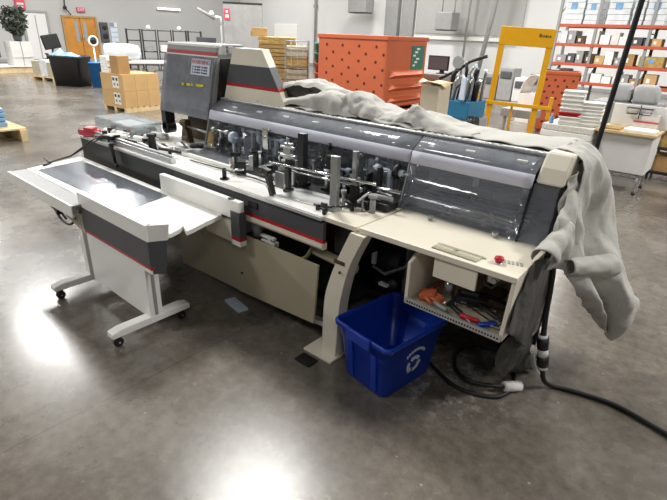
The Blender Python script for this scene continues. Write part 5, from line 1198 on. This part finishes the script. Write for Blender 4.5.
for i in range(420):
    a = rnd.random()*2*PI; zz = 1.25+rnd.random()*0.95; r = 0.42*math.sqrt(rnd.random())*math.sin(min(1,(zz-1.15)/0.55)*PI*0.5)*(1.0 if zz < 1.9 else 0.8)
    c_ = Vector((-21.25+r*math.cos(a),6.95+r*math.sin(a),zz)); d = Vector((rnd.uniform(-1,1),rnd.uniform(-1,1),rnd.uniform(-.4,1))).normalized()*0.13; s = d.cross(Vector((rnd.uniform(-1,1),rnd.uniform(-1,1),0.3))).normalized()*0.045
    b.add([c_-d,c_+s,c_+d,c_-s],[(0,1,2,3)])
build('foliage', b, M['plant'], t)
b = MB(); b.cyl((-21.25,6.95,1.2),(-21.25,6.95,1.9),0.025); build('stem', b, M['bronze'], t)
t = thing('coat_rack', 'dark coats on a rack at the left edge of the picture', 'rack', (-21.5,6.25,0.235))
b = MB(); b.cyl((-21.55,5.95,0.236),(-21.55,5.95,1.9),0.03); b.cyl((-21.55,6.25,0.236),(-21.55,6.25,1.9),0.03); b.cyl((-21.55,5.9,1.88),(-21.55,6.3,1.88),0.02); build('rail', b, M['darkmetal'], t)
rows = [[(-21.5+0.03*math.sin(j*2.1),5.75+j*0.07,1.85-0.1*abs(j-4)/4) for j in range(9)],[(-21.42+0.05*math.sin(j*1.7),5.72+j*0.075,1.3) for j in range(9)],[(-21.4+0.06*math.sin(j*1.9),5.72+j*0.076,0.5) for j in range(9)]]
b = MB(); b.grid(loft(rows,20,24,0.03,4,1)); build('dark_coat', b, M['charcoal'], t, solid=0.02)

# pallet with a blue bundle at the near left
t = thing('wood_pallet', 'bare pine pallet cut by the left edge of the picture', 'pallet', (-9.2,2.1,0))
for k in range(6):
    b = MB(); b.box(-9.75+k*0.2,-9.59+k*0.2,1.45,2.66,0.175,0.20); build('deck_board', b, M['pine'], t)
for y in (1.47,2.02,2.56):
    b = MB(); b.box(-9.75,-8.56,y,y+0.09,0,0.175); build('stringer', b, M['pine'], t)
b = MB()
for k in range(4): b.box(-9.7,-8.85-0.01*(k%2),1.5,2.50-0.01*(k%2),0.202+k*0.07,0.268+k*0.07)
solo('blue_bundle', b, M['palebag'], 'pale blue wrapped bundle on the bare pallet at the left edge', 'bundle', bevel=0.015)

# ------------------------------------------------------------------ lamps, ambient fill, camera
def area(loc, sx, sy, power, rot=(0,0,0)):
    l = bpy.data.lights.new('ceiling_and_fill_lamp','AREA'); l.shape = 'RECTANGLE'; l.size = sx; l.size_y = sy; l.energy = power; l.color = (1.0,0.985,0.955)
    o = bpy.data.objects.new('ceiling_and_fill_lamp', l); COL.objects.link(o); o.location = loc; o.rotation_euler = rot
for x,y,pw in ((-22.2,4,330),(-13.6,3.8,540),(-5.0,4.0,440),(3.6,5.0,430),(-22.2,11,330),(-13.6,11,360),(-5.0,11,430),(3.6,11,560),(-22.2,18,330),(-13.6,18,430),(-5.0,18,430),(3.6,18,430),(-9.3,9.0,560),(-18.0,8.0,460),(-13.6,-3.4,700),(-22.2,-3.4,300),(-5.0,-3.4,190),(3.6,-3.4,120)):  # the two between the grid columns are fill, added to brighten the floor
    area((x,y,6.4), 1.3, 1.3, pw)
w = bpy.data.worlds.new('ambient_fill'); sc.world = w; w.use_nodes = True
bg = w.node_tree.nodes['Background']; bg.inputs[0].default_value = (0.93,0.96,1.0,1); bg.inputs[1].default_value = 0.12  # even ambient fill added through the open top of the room

cam = bpy.data.cameras.new('camera'); co = bpy.data.objects.new('camera', cam); COL.objects.link(co)
cam.sensor_width = 36; cam.lens = 482/667*36; cam.clip_end = 200
R = [[0.7547561616358506,0.2923994815054143,-0.587235625356707],[0.6550293984328583,-0.28710147576494527,0.6989343529991056],[0.03577182776159957,-0.9121816079207887,-0.40822186432090946]]
mw = Matrix.Identity(4)
for i in range(3): mw[i][0] = R[i][0]; mw[i][1] = -R[i][1]; mw[i][2] = -R[i][2]
mw[2][3] = 1.7
co.matrix_world = mw
sc.camera = co
sc.view_settings.view_transform = 'Standard'; sc.view_settings.look = 'None'; sc.view_settings.gamma = 1.0; sc.view_settings.use_curve_mapping = False
sc.view_settings.exposure = 0.0
